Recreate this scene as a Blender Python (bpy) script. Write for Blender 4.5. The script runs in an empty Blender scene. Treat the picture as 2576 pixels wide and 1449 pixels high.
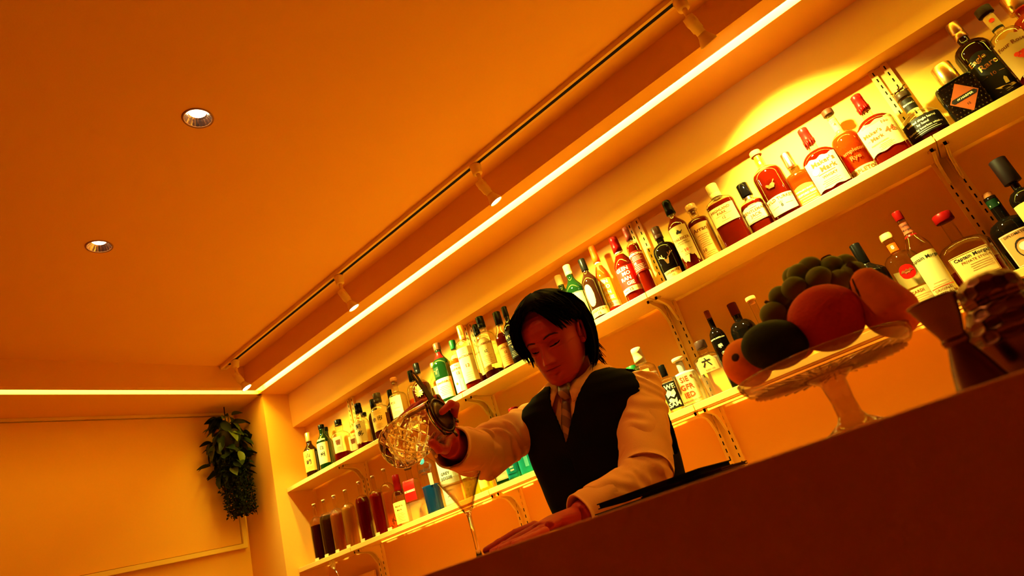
import bpy, bmesh, math, random
import numpy as np
from mathutils import Vector, Matrix, noise, Quaternion
random.seed(7)
SC = bpy.context.scene
COL = SC.collection
PI = math.pi
ZC = 1.07                       # eye height of the camera above the floor
# ------------------------------------------------------------------ camera
F = 1531.6                      # focal length in pixels of a 2576 x 1449 frame
R = np.array([[0.72690396, 0.62295994, -0.28901827],
              [-0.4624062, 0.13283988, -0.87666075],
              [-0.50773137, 0.77089201, 0.38462237]])
def P(px, py, y):               # the world point seen at a photo pixel, at a given depth y
    v = R.T @ np.array([px - 1288.0, py - 724.5, F])
    v = v * y / v[1]
    return Vector((v[0], v[1], v[2] + ZC))
cam = bpy.data.cameras.new('camera')
co = bpy.data.objects.new('camera', cam); COL.objects.link(co)
cam.sensor_width = 36.0
cam.lens = F / 2576.0 * 36.0
cam.clip_start = 0.02
M = Matrix.Identity(4)
for i in range(3):
    M[i][0] = R[0][i]; M[i][1] = -R[1][i]; M[i][2] = -R[2][i]
M[2][3] = ZC
co.matrix_world = M
cam.dof.use_dof = True
cam.dof.focus_distance = 1.9
cam.dof.aperture_fstop = 6.5
SC.camera = co
# ------------------------------------------------------------------ world, exposure
w = bpy.data.worlds.new('world'); SC.world = w; w.use_nodes = True
w.node_tree.nodes['Background'].inputs[0].default_value = (0.02, 0.012, 0.006, 1)
w.node_tree.nodes['Background'].inputs[1].default_value = 0.1
SC.view_settings.view_transform = 'Standard'
SC.view_settings.look = 'None'
SC.view_settings.gamma = 1
SC.view_settings.use_curve_mapping = False
SC.view_settings.exposure = 0.42
cy = SC.cycles
cy.max_bounces = 10; cy.diffuse_bounces = 5; cy.glossy_bounces = 4
cy.transmission_bounces = 8; cy.transparent_max_bounces = 24
cy.caustics_reflective = False; cy.caustics_refractive = False
cy.sample_clamp_indirect = 4.0
cy.use_denoising = True
STRIP_E = 46.0                  # glow of the LED tape in its channel
SPOT_E = 300.0                   # watts of one track head
DOWN_E = 14.0
WARM = (1.0, 1.0, 0.26)
# ------------------------------------------------------------------ materials
MATS = {}
def nodes(m):
    m.use_nodes = True
    nt = m.node_tree; nt.nodes.clear()
    out = nt.nodes.new('ShaderNodeOutputMaterial')
    return nt, out
def mat(name, col, rough=0.5, metal=0.0, spec=0.09, bump=0.0, bscale=80.0, var=0.0, sheen=0.0):
    if name in MATS: return MATS[name]
    m = bpy.data.materials.new(name); nt, out = nodes(m)
    b = nt.nodes.new('ShaderNodeBsdfPrincipled')
    b.inputs['Base Color'].default_value = (*col, 1)
    b.inputs['Roughness'].default_value = rough
    b.inputs['Metallic'].default_value = metal
    b.inputs['Specular IOR Level'].default_value = spec
    if bump or var:
        tc = nt.nodes.new('ShaderNodeTexCoord')
        n = nt.nodes.new('ShaderNodeTexNoise'); n.inputs['Scale'].default_value = bscale
        n.inputs['Detail'].default_value = 5
        nt.links.new(tc.outputs['Object'], n.inputs['Vector'])
        if bump:
            bp = nt.nodes.new('ShaderNodeBump'); bp.inputs['Strength'].default_value = bump
            bp.inputs['Distance'].default_value = 0.002
            nt.links.new(n.outputs['Fac'], bp.inputs['Height'])
            nt.links.new(bp.outputs['Normal'], b.inputs['Normal'])
        if var:
            mx = nt.nodes.new('ShaderNodeMix'); mx.data_type = 'RGBA'
            mx.inputs['A'].default_value = (*[c * (1 - var) for c in col], 1)
            mx.inputs['B'].default_value = (*[min(1, c * (1 + var)) for c in col], 1)
            nt.links.new(n.outputs['Fac'], mx.inputs['Factor'])
            nt.links.new(mx.outputs['Result'], b.inputs['Base Color'])
    nt.links.new(b.outputs[0], out.inputs[0])
    MATS[name] = m
    return m
def emit(name, col, s):
    if name in MATS: return MATS[name]
    m = bpy.data.materials.new(name); nt, out = nodes(m)
    e = nt.nodes.new('ShaderNodeEmission')
    e.inputs[0].default_value = (*col, 1); e.inputs[1].default_value = s
    nt.links.new(e.outputs[0], out.inputs[0]); MATS[name] = m
    return m
def thin_glass(name, tint=(1, 1, 1), rough=0.02, refl=1.0, body=0.0, bodycol=(1, 1, 1)):
    """glass wall: tinted see-through with a fresnel sheen, and for frosted or printed glass some body colour"""
    if name in MATS: return MATS[name]
    m = bpy.data.materials.new(name); nt, out = nodes(m)
    t = nt.nodes.new('ShaderNodeBsdfTransparent'); t.inputs[0].default_value = (*tint, 1)
    g = nt.nodes.new('ShaderNodeBsdfGlossy'); g.inputs['Roughness'].default_value = rough
    lw = nt.nodes.new('ShaderNodeLayerWeight'); lw.inputs[0].default_value = .5
    pw = nt.nodes.new('ShaderNodeMath'); pw.operation = 'POWER'; pw.inputs[1].default_value = 4.0
    nt.links.new(lw.outputs['Facing'], pw.inputs[0])
    mu = nt.nodes.new('ShaderNodeMath'); mu.operation = 'MULTIPLY_ADD'; mu.inputs[1].default_value = .55 * refl; mu.inputs[2].default_value = .05 * refl
    nt.links.new(pw.outputs[0], mu.inputs[0])
    p3 = nt.nodes.new('ShaderNodeMath'); p3.operation = 'POWER'; p3.inputs[1].default_value = 3.5
    nt.links.new(lw.outputs['Facing'], p3.inputs[0])
    mc = nt.nodes.new('ShaderNodeMix'); mc.data_type = 'RGBA'       # a longer way through the wall near the outline
    mc.inputs['A'].default_value = (*tint, 1); mc.inputs['B'].default_value = (*[c * c * .32 for c in tint], 1)
    nt.links.new(p3.outputs[0], mc.inputs['Factor']); nt.links.new(mc.outputs['Result'], t.inputs[0])
    base = t
    if body > 0:
        d = nt.nodes.new('ShaderNodeBsdfDiffuse'); d.inputs[0].default_value = (*bodycol, 1)
        x = nt.nodes.new('ShaderNodeMixShader'); x.inputs[0].default_value = body
        nt.links.new(t.outputs[0], x.inputs[1]); nt.links.new(d.outputs[0], x.inputs[2]); base = x
    mx = nt.nodes.new('ShaderNodeMixShader')
    nt.links.new(mu.outputs[0], mx.inputs[0]); nt.links.new(base.outputs[0], mx.inputs[1]); nt.links.new(g.outputs[0], mx.inputs[2])
    nt.links.new(mx.outputs[0], out.inputs[0]); MATS[name] = m
    return m
def liquid_mat(name, col, dens=0.5):
    if name in MATS: return MATS[name]
    m = bpy.data.materials.new(name); nt, out = nodes(m)
    t = nt.nodes.new('ShaderNodeBsdfTransparent'); t.inputs[0].default_value = (*col, 1)
    tr = nt.nodes.new('ShaderNodeBsdfTranslucent'); tr.inputs[0].default_value = (*col, 1)
    d = nt.nodes.new('ShaderNodeBsdfDiffuse'); d.inputs[0].default_value = (*[c * .8 for c in col], 1)
    a = nt.nodes.new('ShaderNodeMixShader'); a.inputs[0].default_value = 0.5
    nt.links.new(tr.outputs[0], a.inputs[1]); nt.links.new(d.outputs[0], a.inputs[2])
    x = nt.nodes.new('ShaderNodeMixShader'); x.inputs[0].default_value = dens
    nt.links.new(t.outputs[0], x.inputs[1]); nt.links.new(a.outputs[0], x.inputs[2])
    nt.links.new(x.outputs[0], out.inputs[0]); MATS[name] = m
    return m
def real_glass(name, col=(1, 1, 1), ior=1.45, rough=0.0):
    if name in MATS: return MATS[name]
    m = bpy.data.materials.new(name); nt, out = nodes(m)
    g = nt.nodes.new('ShaderNodeBsdfGlass'); g.inputs[0].default_value = (*col, 1)
    g.inputs['IOR'].default_value = ior; g.inputs['Roughness'].default_value = rough
    nt.links.new(g.outputs[0], out.inputs[0]); MATS[name] = m
    return m
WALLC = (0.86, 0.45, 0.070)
M_wall = mat('wall_plaster', WALLC, .75, spec=.2, bump=.15, bscale=220)
M_ceil = mat('ceiling_plaster', WALLC, .8, spec=.2, bump=.15, bscale=200)
M_white = mat('white_lacquer', (0.88, 0.60, 0.14), .4, bump=.05)
M_shelf = mat('shelf_laminate', (0.80, 0.47, 0.11), .35, bump=.1, bscale=120, var=.05)
M_channel = mat('led_channel', (0.95, 0.9, 0.7), .6)
M_black = mat('black_plastic', (0.003, 0.002, 0.0015), .3, spec=.06)
M_slot = mat('slot_dark', (0.006, 0.004, 0.003), .8)
M_chrome = mat('steel', (0.85, 0.75, 0.6), .18, metal=1)
M_paper = mat('paper_white', (0.58, 0.42, 0.18), .7, spec=.1)
M_cream = mat('paper_cream', (0.52, 0.33, 0.10), .7, spec=.1)
M_kraft = mat('paper_gold', (0.65, 0.28, 0.045), .6, spec=.1)
M_ink = mat('ink_black', (0.008, 0.004, 0.002), .6, spec=.15)
M_inkb = mat('ink_brown', (.16, .035, .003), .6)
M_inkr = mat('ink_red', (0.75, 0.05, 0.01), .6)
M_inkw = mat('ink_cream', (0.92, 0.80, 0.45), .6)
M_gold = mat('foil_gold', (0.95, 0.62, 0.18), .25, metal=1)
M_silver = mat('foil_silver', (0.9, 0.85, 0.7), .22, metal=1)
M_red = mat('wax_red', (.40, .004, .002), .3, spec=.08)
M_orange = mat('cap_orange', (0.80, 0.07, 0.003), .4)
M_dred = mat('cap_dark_red', (.12, .0015, .001), .3, spec=.06)
M_green = mat('cap_green', (0.004, 0.06, 0.010), .4)
M_dgreen = mat('cap_dark_green', (0.004, 0.014, 0.004), .4)
M_cork = mat('cork', (0.50, 0.17, 0.045), .8, bump=.4, bscale=300, var=.2)
M_dwood = mat('stopper_wood', (0.06, 0.014, 0.004), .5)
M_copper = mat('copper_foil', (0.85, 0.40, 0.14), .35, metal=.7)
M_clearglass = thin_glass('clear_glass', (0.96, 0.93, 0.86), refl=1.2)
M_greenglass = thin_glass('green_glass', (0.03, 0.13, 0.02), refl=.8, body=.3, bodycol=(.004, .03, .005))
M_brownglass = thin_glass('brown_glass', (0.14, 0.025, 0.005), refl=.8, body=.2, bodycol=(.05, .012, .004))
M_darkglass = thin_glass('dark_glass', (0.02, 0.012, 0.006), refl=.6, body=.5, bodycol=(.005, .003, .002))
M_frost = thin_glass('frosted_glass', (0.8, 0.8, 0.8), rough=.3, body=.35, bodycol=(.7, .7, .6))
M_tealglass = thin_glass('teal_glass', (0.05, 0.42, 0.38), refl=.8, body=.45, bodycol=(.012, .34, .30))
L_amber = liquid_mat('amber_spirit', (0.50, 0.055, 0.003), .5)
L_red = liquid_mat('red_amber_spirit', (0.24, 0.009, 0.001), .5)
L_dark = liquid_mat('dark_spirit', (0.05, 0.003, 0.001), .6)
L_orange = liquid_mat('orange_spirit', (0.80, 0.13, 0.008), .55)
L_gold = liquid_mat('gold_spirit', (0.70, 0.28, 0.02), .35)
L_clear = liquid_mat('clear_spirit', (0.95, 0.90, 0.75), .08)
L_blue = liquid_mat('blue_spirit', (0.008, 0.09, 0.34), .6)
L_lime = liquid_mat('lime_spirit', (0.75, 0.80, 0.05), .5)
# ------------------------------------------------------------------ mesh helpers
def tag(o, label=None, cat=None, group=None, kind=None):
    if label: o['label'] = label
    if cat: o['category'] = cat
    if group: o['group'] = group
    if kind: o['kind'] = kind
    return o
def mk(name, verts, faces, m, parent=None, smooth=False, mids=None):
    me = bpy.data.meshes.new(name)
    me.from_pydata([tuple(v) for v in verts], [], faces)
    ms = m if isinstance(m, (list, tuple)) else [m]
    for x in ms: me.materials.append(x)
    if mids: me.polygons.foreach_set('material_index', mids)
    if smooth: me.polygons.foreach_set('use_smooth', [True] * len(me.polygons))
    me.update()
    o = bpy.data.objects.new(name, me); COL.objects.link(o)
    if parent: o.parent = parent
    return o
def empty(name, loc, rz=0.0):
    o = bpy.data.objects.new(name, None); COL.objects.link(o)
    o.location = loc; o.rotation_euler = (0, 0, rz); o.empty_display_size = .02
    return o
class G:                        # a geometry collector
    def __init__(s): s.v = []; s.f = []; s.m = []
    def add(s, vs, fs, mi=0):
        k = len(s.v); s.v += [tuple(v) for v in vs]
        s.f += [tuple(i + k for i in f) for f in fs]; s.m += [mi] * len(fs)
    def box(s, x0, x1, y0, y1, z0, z1, mi=0):
        vs = [(x, y, z) for x in (x0, x1) for y in (y0, y1) for z in (z0, z1)]
        s.add(vs, [(0, 1, 3, 2), (4, 6, 7, 5), (0, 4, 5, 1), (2, 3, 7, 6), (0, 2, 6, 4), (1, 5, 7, 3)], mi)
    def lathe(s, prof, seg=28, fn=None, mi=0, capb=True, capt=True):
        vs = []
        for r, z in prof:
            for i in range(seg):
                a = 2 * PI * i / seg
                vs.append(fn(r, a, z) if fn else (r * math.cos(a), r * math.sin(a), z))
        fs = []
        for j in range(len(prof) - 1):
            for i in range(seg):
                k = (i + 1) % seg
                fs.append((j * seg + i, j * seg + k, (j + 1) * seg + k, (j + 1) * seg + i))
        if capb: fs.append(tuple(reversed(range(seg))))
        if capt: fs.append(tuple((len(prof) - 1) * seg + i for i in range(seg)))
        s.add(vs, fs, mi)
    def tube(s, pts, rad, seg=10, mi=0, flat=1.0, up=None):
        pts = [Vector(p) for p in pts]; n = len(pts)
        if not isinstance(rad, (list, tuple)): rad = [rad] * n
        nrm = None; vs = []
        for i, p in enumerate(pts):
            t = (pts[min(i + 1, n - 1)] - pts[max(i - 1, 0)]).normalized()
            if nrm is None:
                a = Vector(up) if up else (Vector((0, 0, 1)) if abs(t.z) < .9 else Vector((1, 0, 0)))
                nrm = (a - t * a.dot(t)).normalized()
            else: nrm = (nrm - t * nrm.dot(t)).normalized()
            b = t.cross(nrm)
            for k in range(seg):
                an = 2 * PI * k / seg
                r = rad[i]; ra, rb = (r if isinstance(r, (tuple, list)) else (r, r * flat))
                vs.append(p + nrm * (rb * math.cos(an)) + b * (ra * math.sin(an)))
        fs = []
        for j in range(n - 1):
            for k in range(seg):
                q = (k + 1) % seg
                fs.append((j * seg + k, j * seg + q, (j + 1) * seg + q, (j + 1) * seg + k))
        fs.append(tuple(reversed(range(seg)))); fs.append(tuple((n - 1) * seg + k for k in range(seg)))
        s.add(vs, fs, mi)
    def sphere(s, c, r, nu=16, nv=10, mi=0, sc=(1, 1, 1), rot=None):
        vs = [];
        for j in range(1, nv):
            th = PI * j / nv
            for i in range(nu):
                a = 2 * PI * i / nu
                p = Vector((r * sc[0] * math.sin(th) * math.cos(a), r * sc[1] * math.sin(th) * math.sin(a), r * sc[2] * math.cos(th)))
                if rot: p = rot @ p
                vs.append(Vector(c) + p)
        pt = Vector((0, 0, r * sc[2])); pb = -pt
        if rot: pt = rot @ pt; pb = rot @ pb
        vs += [Vector(c) + pt, Vector(c) + pb]; T = len(vs) - 2
        fs = []
        for j in range(nv - 2):
            for i in range(nu):
                k = (i + 1) % nu
                fs.append((j * nu + i, (j + 1) * nu + i, (j + 1) * nu + k, j * nu + k))
        for i in range(nu):
            k = (i + 1) % nu
            fs.append((T, i, k)); fs.append((T + 1, (nv - 2) * nu + k, (nv - 2) * nu + i))
        s.add(vs, fs, mi)
    def make(s, name, m, parent=None, smooth=False):
        return mk(name, s.v, s.f, m, parent, smooth, s.m if isinstance(m, (list, tuple)) else None)
def box(name, x0, x1, y0, y1, z0, z1, m, parent=None, bevel=0.0):
    g = G(); g.box(x0, x1, y0, y1, z0, z1)
    o = g.make(name, m, parent)
    if bevel:
        b = o.modifiers.new('bevel', 'BEVEL'); b.width = bevel; b.segments = 2; b.limit_method = 'ANGLE'
    return o
def bake(o, *mods):             # evaluate modifiers of a temporary object into plain geometry
    for t, kw in mods:
        md = o.modifiers.new(t, t)
        for k, v in kw.items(): setattr(md, k, v)
    dg = bpy.context.evaluated_depsgraph_get()
    me = bpy.data.meshes.new_from_object(o.evaluated_get(dg))
    bpy.data.objects.remove(o)
    return me
TXT = {}
def text_mesh(s, thick=0.0):
    key = (s, thick)
    if key in TXT: return TXT[key]
    c = bpy.data.curves.new('t', 'FONT'); c.body = s; c.size = 1.0; c.align_x = 'CENTER'; c.align_y = 'CENTER'
    c.resolution_u = 2; c.offset = thick
    o = bpy.data.objects.new('t', c); COL.objects.link(o)
    bpy.context.view_layer.update()
    me = bpy.data.meshes.new_from_object(o.evaluated_get(bpy.context.evaluated_depsgraph_get()))
    vs = [(v.co.x, v.co.y) for v in me.vertices]; fs = [tuple(p.vertices) for p in me.polygons]
    bpy.data.objects.remove(o); bpy.data.curves.remove(c); bpy.data.meshes.remove(me)
    TXT[key] = (vs, fs)
    return TXT[key]
def Z(z): return z + ZC
# ------------------------------------------------------------------ room (metres; z counted from eye height through Z())
XL = -3.312; XC = -3.0; YB = 2.055; YS = 1.80; ZU = 1.185; ZT = 1.305; YR = 1.68; XR = -2.91
X1 = 1.9; Y0 = -1.0
def structure(o): o['kind'] = 'structure'; return o
structure(box('floor', XL - .1, X1 + .1, Y0 - .1, YB + .1, -.05, 0, mat('floor_wood', (.38, .14, .04), .5, var=.3, bscale=6)))
HOLES = [(-1.264, .692), (-1.975, .692), (-.55, .692)]
g = G()
q = .05
xs = sorted([XL - .1, X1 + .1] + [h[0] - q for h in HOLES] + [h[0] + q for h in HOLES])
for i in range(len(xs) - 1):
    if i % 2 == 0: g.box(xs[i], xs[i + 1], Y0 - .1, YB + .1, Z(ZT), Z(ZT) + .08)
    else:
        g.box(xs[i], xs[i + 1], Y0 - .1, .692 - q, Z(ZT), Z(ZT) + .08); g.box(xs[i], xs[i + 1], .692 + q, YB + .1, Z(ZT), Z(ZT) + .08)
for hx, hy in HOLES:
    n = 32; vs = []
    for i in range(n):
        a = 2 * PI * i / n; c, s_ = math.cos(a), math.sin(a); k = q / max(abs(c), abs(s_))
        vs += [(hx + .036 * c, hy + .036 * s_, Z(ZT)), (hx + k * c, hy + k * s_, Z(ZT))]
    g.add(vs, [(2 * i, 2 * ((i + 1) % n), 2 * ((i + 1) % n) + 1, 2 * i + 1) for i in range(n)])
    g.box(hx - q, hx + q, hy - q, hy + q, Z(ZT) + .07, Z(ZT) + .08)
structure(g.make('ceiling', M_ceil))
structure(box('wall_back', XC, X1 + .1, YB, YB + .1, 0, Z(ZT), M_wall))
structure(box('wall_left', XL - .1, XL, Y0, YS + .02, 0, Z(ZT), M_wall))
M_wall2 = mat('wall_brown', (.28, .09, .018), .8, spec=.1)  # unseen front and right walls, set close and dark to limit bounced light
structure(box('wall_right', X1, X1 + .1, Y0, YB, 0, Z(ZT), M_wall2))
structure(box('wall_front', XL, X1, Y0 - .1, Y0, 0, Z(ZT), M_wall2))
structure(box('trim_1', XL - .1, XC, YS + .02, YB + .1, 0, Z(ZT), M_wall))        # the pier in the corner
# dropped soffit along the back wall, with the channel of the LED tape left open
LY0, LY1, LH = 1.75, 1.797, .036
g = G()
g.box(XR, X1, YR, LY0, Z(ZU), Z(ZT)); g.box(XC - .02, X1, LY1, YB, Z(ZU), Z(ZT)); g.box(XR, X1, LY0, LY1, Z(ZU) + LH + .004, Z(ZT))
structure(g.make('trim_2', M_wall))
LX0, LX1 = -2.997, -2.943
g = G()
g.box(LX1, XR, Y0, LY0, Z(ZU), Z(ZT)); g.box(XL, LX0, Y0, YS + .02, Z(ZU), Z(ZT)); g.box(LX0, LX1, Y0, LY1, Z(ZU) + LH + .004, Z(ZT))
structure(g.make('trim_3', M_wall))
structure(box('trim_4', XC, X1, 1.978, YB, Z(.987), Z(ZU), M_wall))               # header over the shelves
M_led = emit('led_tape_glow', (1.0, .80, .05), STRIP_E)
def led(name, label, x0, x1, y0, y1, along, mled=None):
    e = empty(name, ((x0 + x1) / 2, (y0 + y1) / 2, Z(ZU)))
    inv = lambda a, b, c, d, p, q: (a - e.location.x, b - e.location.x, c - e.location.y, d - e.location.y, p - e.location.z, q - e.location.z)
    t = .002
    g = G()
    g.box(*inv(x0, x1, y0, y1, Z(ZU) + LH, Z(ZU) + LH + .002))
    if along == 'x':
        g.box(*inv(x0, x1, y0, y0 + t, Z(ZU) - .001, Z(ZU) + LH)); g.box(*inv(x0, x1, y1 - t, y1, Z(ZU) - .001, Z(ZU) + LH))
    else:
        g.box(*inv(x0, x0 + t, y0, y1, Z(ZU) - .001, Z(ZU) + LH)); g.box(*inv(x1 - t, x1, y0, y1, Z(ZU) - .001, Z(ZU) + LH))
    g.make('channel', M_channel, e)
    g = G()
    if along == 'x': g.box(*inv(x0 + .02, x1, y0 + .004, y1 - .004, Z(ZU) + LH - .004, Z(ZU) + LH - .001))
    else: g.box(*inv(x0 + .004, x1 - .004, y0, y1 - .02, Z(ZU) + LH - .004, Z(ZU) + LH - .001))
    g.make('led_tape', mled or M_led, e)
    tag(e, label, 'LED light')
led('led_strip_light', 'long glowing LED line set in the soffit above the bottle shelves', -2.943, X1 - .02, LY0, LY1, 'x')
led('led_strip_light', 'level glowing LED line set in the soffit along the left wall', LX0, LX1, Y0 + .02, LY1, 'y', emit('led_tape_dim', (1.0, .60, .05), STRIP_E * .34))
# ------------------------------------------------------------------ screen panel on the left wall
def frame_panel():
    e = empty('wall_panel', (XL, .6, Z(.44)))
    y0, y1, z0, z1 = -.9 - .6, 1.795 - .6, 0.0, .744
    t, d = .022, .03
    g = G(); g.box(.001, d, y0, y1, z0, z0 + t); g.make('frame_rail', M_white, e)
    g = G(); g.box(.001, d, y0, y1, z1 - .013, z1); g.make('frame_rail', M_white, e)
    g = G(); g.box(.001, d, y1 - t, y1, z0 + t, z1 - .013); g.make('frame_stile', M_white, e)
    g = G(); g.box(.001, d, y0, y0 + t, z0 + t, z1 - t); g.make('frame_stile', M_white, e)
    g = G(); g.box(.001, .018, y0 + t + .004, y1 - t - .004, z0 + t + .004, z1 - .017); g.make('panel_board', M_wall, e)
    tag(e, 'wide framed plain panel on the left wall behind the hanging plant', 'wall panel')
frame_panel()
# ------------------------------------------------------------------ track lighting
def track():
    e = empty('lighting_track', (-2.9, 1.57, Z(ZT)))
    g = G(); L = X1 + 2.9 - .1
    g.box(0, L, -.019, -.0075, -.018, 0); g.box(0, L, .0075, .019, -.018, 0); g.box(0, L, -.017, .017, -.004, 0); g.box(-.006, 0, -.017, .017, -.02, 0)
    g.make('track_body', M_white, e)
    g = G(); g.box(.05, L, -.0074, .0074, -.0178, -.0168); g.make('track_groove', M_slot, e)
    tag(e, 'long white ceiling track with a dark groove that carries the spot heads', 'light track')
track()
def track_head(x, aim, label, lit=1.0):
    e = empty('track_spotlight', (x, 1.57, Z(ZT) - .018))
    g = G(); g.lathe([(.019, -.002), (.0215, -.004), (.0215, -.012), (.019, -.015), (.018, -.038), (.013, -.041)], 24); g.make('adapter', M_white, e, True)
    g = G(); g.tube([(0, 0, -.038), (0, .004, -.085)], .0075, 14); g.make('stem', M_white, e, True)
    # the head turns around the joint
    j = Vector((0, .004, -.09))
    d = (Vector(aim) - (Vector((x, 1.57, Z(ZT) - .018)) + j)).normalized()
    q = d.to_track_quat('-Z', 'Y').to_matrix()
    g = G(); g.tube([j + q @ Vector((-.016, 0, 0)), j + q @ Vector((.016, 0, 0))], .011, 16); g.make('joint', M_white, e, True)
    fn = lambda r, a, z: j + q @ Vector((r * math.cos(a), r * math.sin(a), z))
    g = G(); g.lathe([(.004, .022), (.0155, .020), (.0165, .016), (.0165, -.030), (.0135, -.032), (.0135, -.044)], 28, fn); h = g.make('lamp_body', M_white, e, True)
    g = G(); g.lathe([(.0135, -.042), (.016, -.052), (.023, -.066), (.0265, -.076), (.0262, -.079), (.0235, -.079), (.020, -.070)], 28, fn, capb=True, capt=False); g.make('lamp_shade', M_white, e, True)
    g = G(); g.lathe([(.0228, -.0755), (.0228, -.0765)], 24, fn); g.make('lens', emit('spot_lens', (1, .85, .5), 60.0), e)
    tag(e, label, 'spotlight', 'spotlights on the ceiling track')
    if lit:
        L = bpy.data.lights.new('spot_lamp', 'SPOT'); L.energy = SPOT_E * lit; L.color = WARM
        L.spot_size = math.radians(92); L.spot_blend = 1.0; L.shadow_soft_size = .02
        lo = bpy.data.objects.new('spot_lamp', L); COL.objects.link(lo)
        lo.parent = e; lo.location = j + d * .081
        lo.rotation_euler = d.to_track_quat('-Z', 'Y').to_euler()
track_head(-2.79, (-2.60, 1.86, Z(.55)), 'white spot head at the far left end of the track by the corner', .28)
track_head(-1.875, (-1.74, 1.86, Z(.55)), 'second white spot head from the left end of the track')
track_head(-1.02, (-.88, 1.86, Z(.55)), 'third white spot head, above and left of the orange-capped bottles')
track_head(-.16, (-.08, 2.02, Z(.60)), 'nearest white spot head, dark-mouthed, at the top edge of the photo', .72)
track_head(.80, (.80, 1.95, Z(.60)), 'fifth white spot head, switched off, beyond the right of the photo', 0)
def downlight(x, y, label):
    e = empty('recessed_downlight', (x, y, Z(ZT)))
    g = G(); g.lathe([(.0345, .001), (.0355, -.0022), (.0395, -.0020), (.0405, 0)], 48, capb=False, capt=False); g.make('trim_ring', mat('ring_bronze', (.35, .15, .05), .4), e, True)
    n = 72; vs = []
    for r, z in ((.0345, .0005), (.030, .008), (.0245, .016), (.0185, .022)):
        for i in range(n):
            a = 2 * PI * i / n; k = r * (1 + .022 * (i % 3 == 0)); vs.append((k * math.cos(a), k * math.sin(a), z))
    fs = [(j * n + i, (j + 1) * n + i, (j + 1) * n + (i + 1) % n, j * n + (i + 1) % n) for j in range(3) for i in range(n)]
    g = G(); g.add(vs, fs); g.make('reflector', M_chrome, e)
    g = G(); g.lathe([(.0185, .024), (.0185, .018), (.0150, .0165), (.004, .016)], 28, capb=True); g.make('bulb', emit('bulb_glow', (1, .78, .45), 22.0), e, True)
    L = bpy.data.lights.new('down_lamp', 'SPOT'); L.energy = DOWN_E; L.color = (1, .55, .12); L.spot_size = math.radians(105); L.spot_blend = .9; L.shadow_soft_size = .012
    lo = bpy.data.objects.new('down_lamp', L); COL.objects.link(lo); lo.parent = e; lo.location = (0, 0, .012)
    tag(e, label, 'ceiling light')
downlight(-1.264, .692, 'round recessed ceiling light, the larger and nearer of the two')
downlight(-1.975, .692, 'round recessed ceiling light, the smaller one further left')
downlight(-.55, .692, 'invented recessed ceiling light added above the counter, out of frame')  # invented third downlight, adds light over the counter
# ------------------------------------------------------------------ shelving
ZS1, ZS2 = Z(.654), Z(.252)     # tops of the two shelves
YF = 1.884                      # their front edge
RAILX = [-2.556, -1.643, -.7305, .177, 1.085]
def shelves():
    xs = [XC + .002] + RAILX + [1.88]
    names = ['far left by the corner', 'second from the left', 'in the middle behind the bartender', 'right of the middle', 'at the right edge of the photo', 'beyond the right edge']
    for zt, lev in ((ZS1, 'upper'), (ZS2, 'lower')):
        for i in range(len(xs) - 1):
            e = box('shelf_board', xs[i] + .0012, xs[i + 1] - .0012, YF, YB - .0125, zt - .021, zt, M_shelf, None, .0012)
            tag(e, 'white %s shelf board, %s' % (lev, names[i]), 'shelf', 'white shelf boards')
    where = ['at the far left under the Japanese whisky bottles', 'behind the poured glass arm, left of the bartender', 'between the red-labelled and the stag bottles', 'right, beside the horse-stopper bottle', 'beyond the right edge']
    where = ['nearest the corner', 'left of the bartender', 'right of the bartender head', 'by the horse stopper bottle', 'beyond the right edge']
    for i, x in enumerate(RAILX):
        r = empty('shelf_rail', (x, YB, Z(.2)))
        g = G(); z0, z1 = -.355, .786
        g.box(-.0275, -.0095, -.012, 0, z0, z1); g.box(.0095, .0275, -.012, 0, z0, z1); g.box(-.0095, .0095, -.004, 0, z0, z1)
        g.make('rail_body', M_white, r)
        n = 0; z = z0 + .02; g = G()
        while z < z1 - .02:
            for sx in (-.0165, .0165): g.box(sx - .0017, sx + .0017, -.0128, -.011, z, z + .0125)
            z += .025
        k = g.make('slots', M_slot, r); k['kind'] = 'stuff'
        tag(r, 'white slotted wall rail %s' % where[i], 'shelf rail', 'slotted shelf rails')
        for zt in (ZS1, ZS2):
            for sx in (-.0165, .0165):
                b = empty('shelf_bracket', (x + sx, YB - .012, zt - .0215))
                pr = [(.004, 0), (-.128, 0), (-.128, -.010), (-.112, -.014), (-.075, -.018), (-.052, -.024), (-.036, -.038), (-.022, -.060), (-.012, -.076), (.004, -.078)]
                n = len(pr); t = .0012
                vs = [(-t, y, z) for y, z in pr] + [(t, y, z) for y, z in pr]
                fs = [tuple(range(n)), tuple(reversed(range(n, 2 * n)))] + [(i2, n + i2, n + (i2 + 1) % n, (i2 + 1) % n) for i2 in range(n)]
                g = G(); g.add(vs, fs)
                for i2 in range(1, n - 2):          # the flanged lip along the lower edge
                    a, c = pr[i2], pr[i2 + 1]
                    g.add([(-.004, a[0], a[1]), (.004, a[0], a[1]), (.004, c[0], c[1]), (-.004, c[0], c[1]), (-.004, a[0], a[1] + .0012), (.004, a[0], a[1] + .0012), (.004, c[0], c[1] + .0012), (-.004, c[0], c[1] + .0012)], [(0, 1, 2, 3), (7, 6, 5, 4), (0, 4, 5, 1), (2, 6, 7, 3), (0, 3, 7, 4), (1, 5, 6, 2)])
                g.make('bracket_arm', M_white, b)
                g = G(); g.box(-.010, .010, -.118, -.100, -.0015, 0); g.lathe([(.003, -.0015), (.003, -.0035)], 10, lambda r_, a_, z_: (r_ * math.cos(a_), -.109 + r_ * math.sin(a_), z_)); g.make('screw_tab', M_silver, b)
                tag(b, 'curved %s shelf bracket on the rail %s, %s of the pair' % ('upper' if zt == ZS1 else 'lower', where[i], 'left' if sx < 0 else 'right'), 'bracket', 'curved shelf brackets')
shelves()
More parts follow.
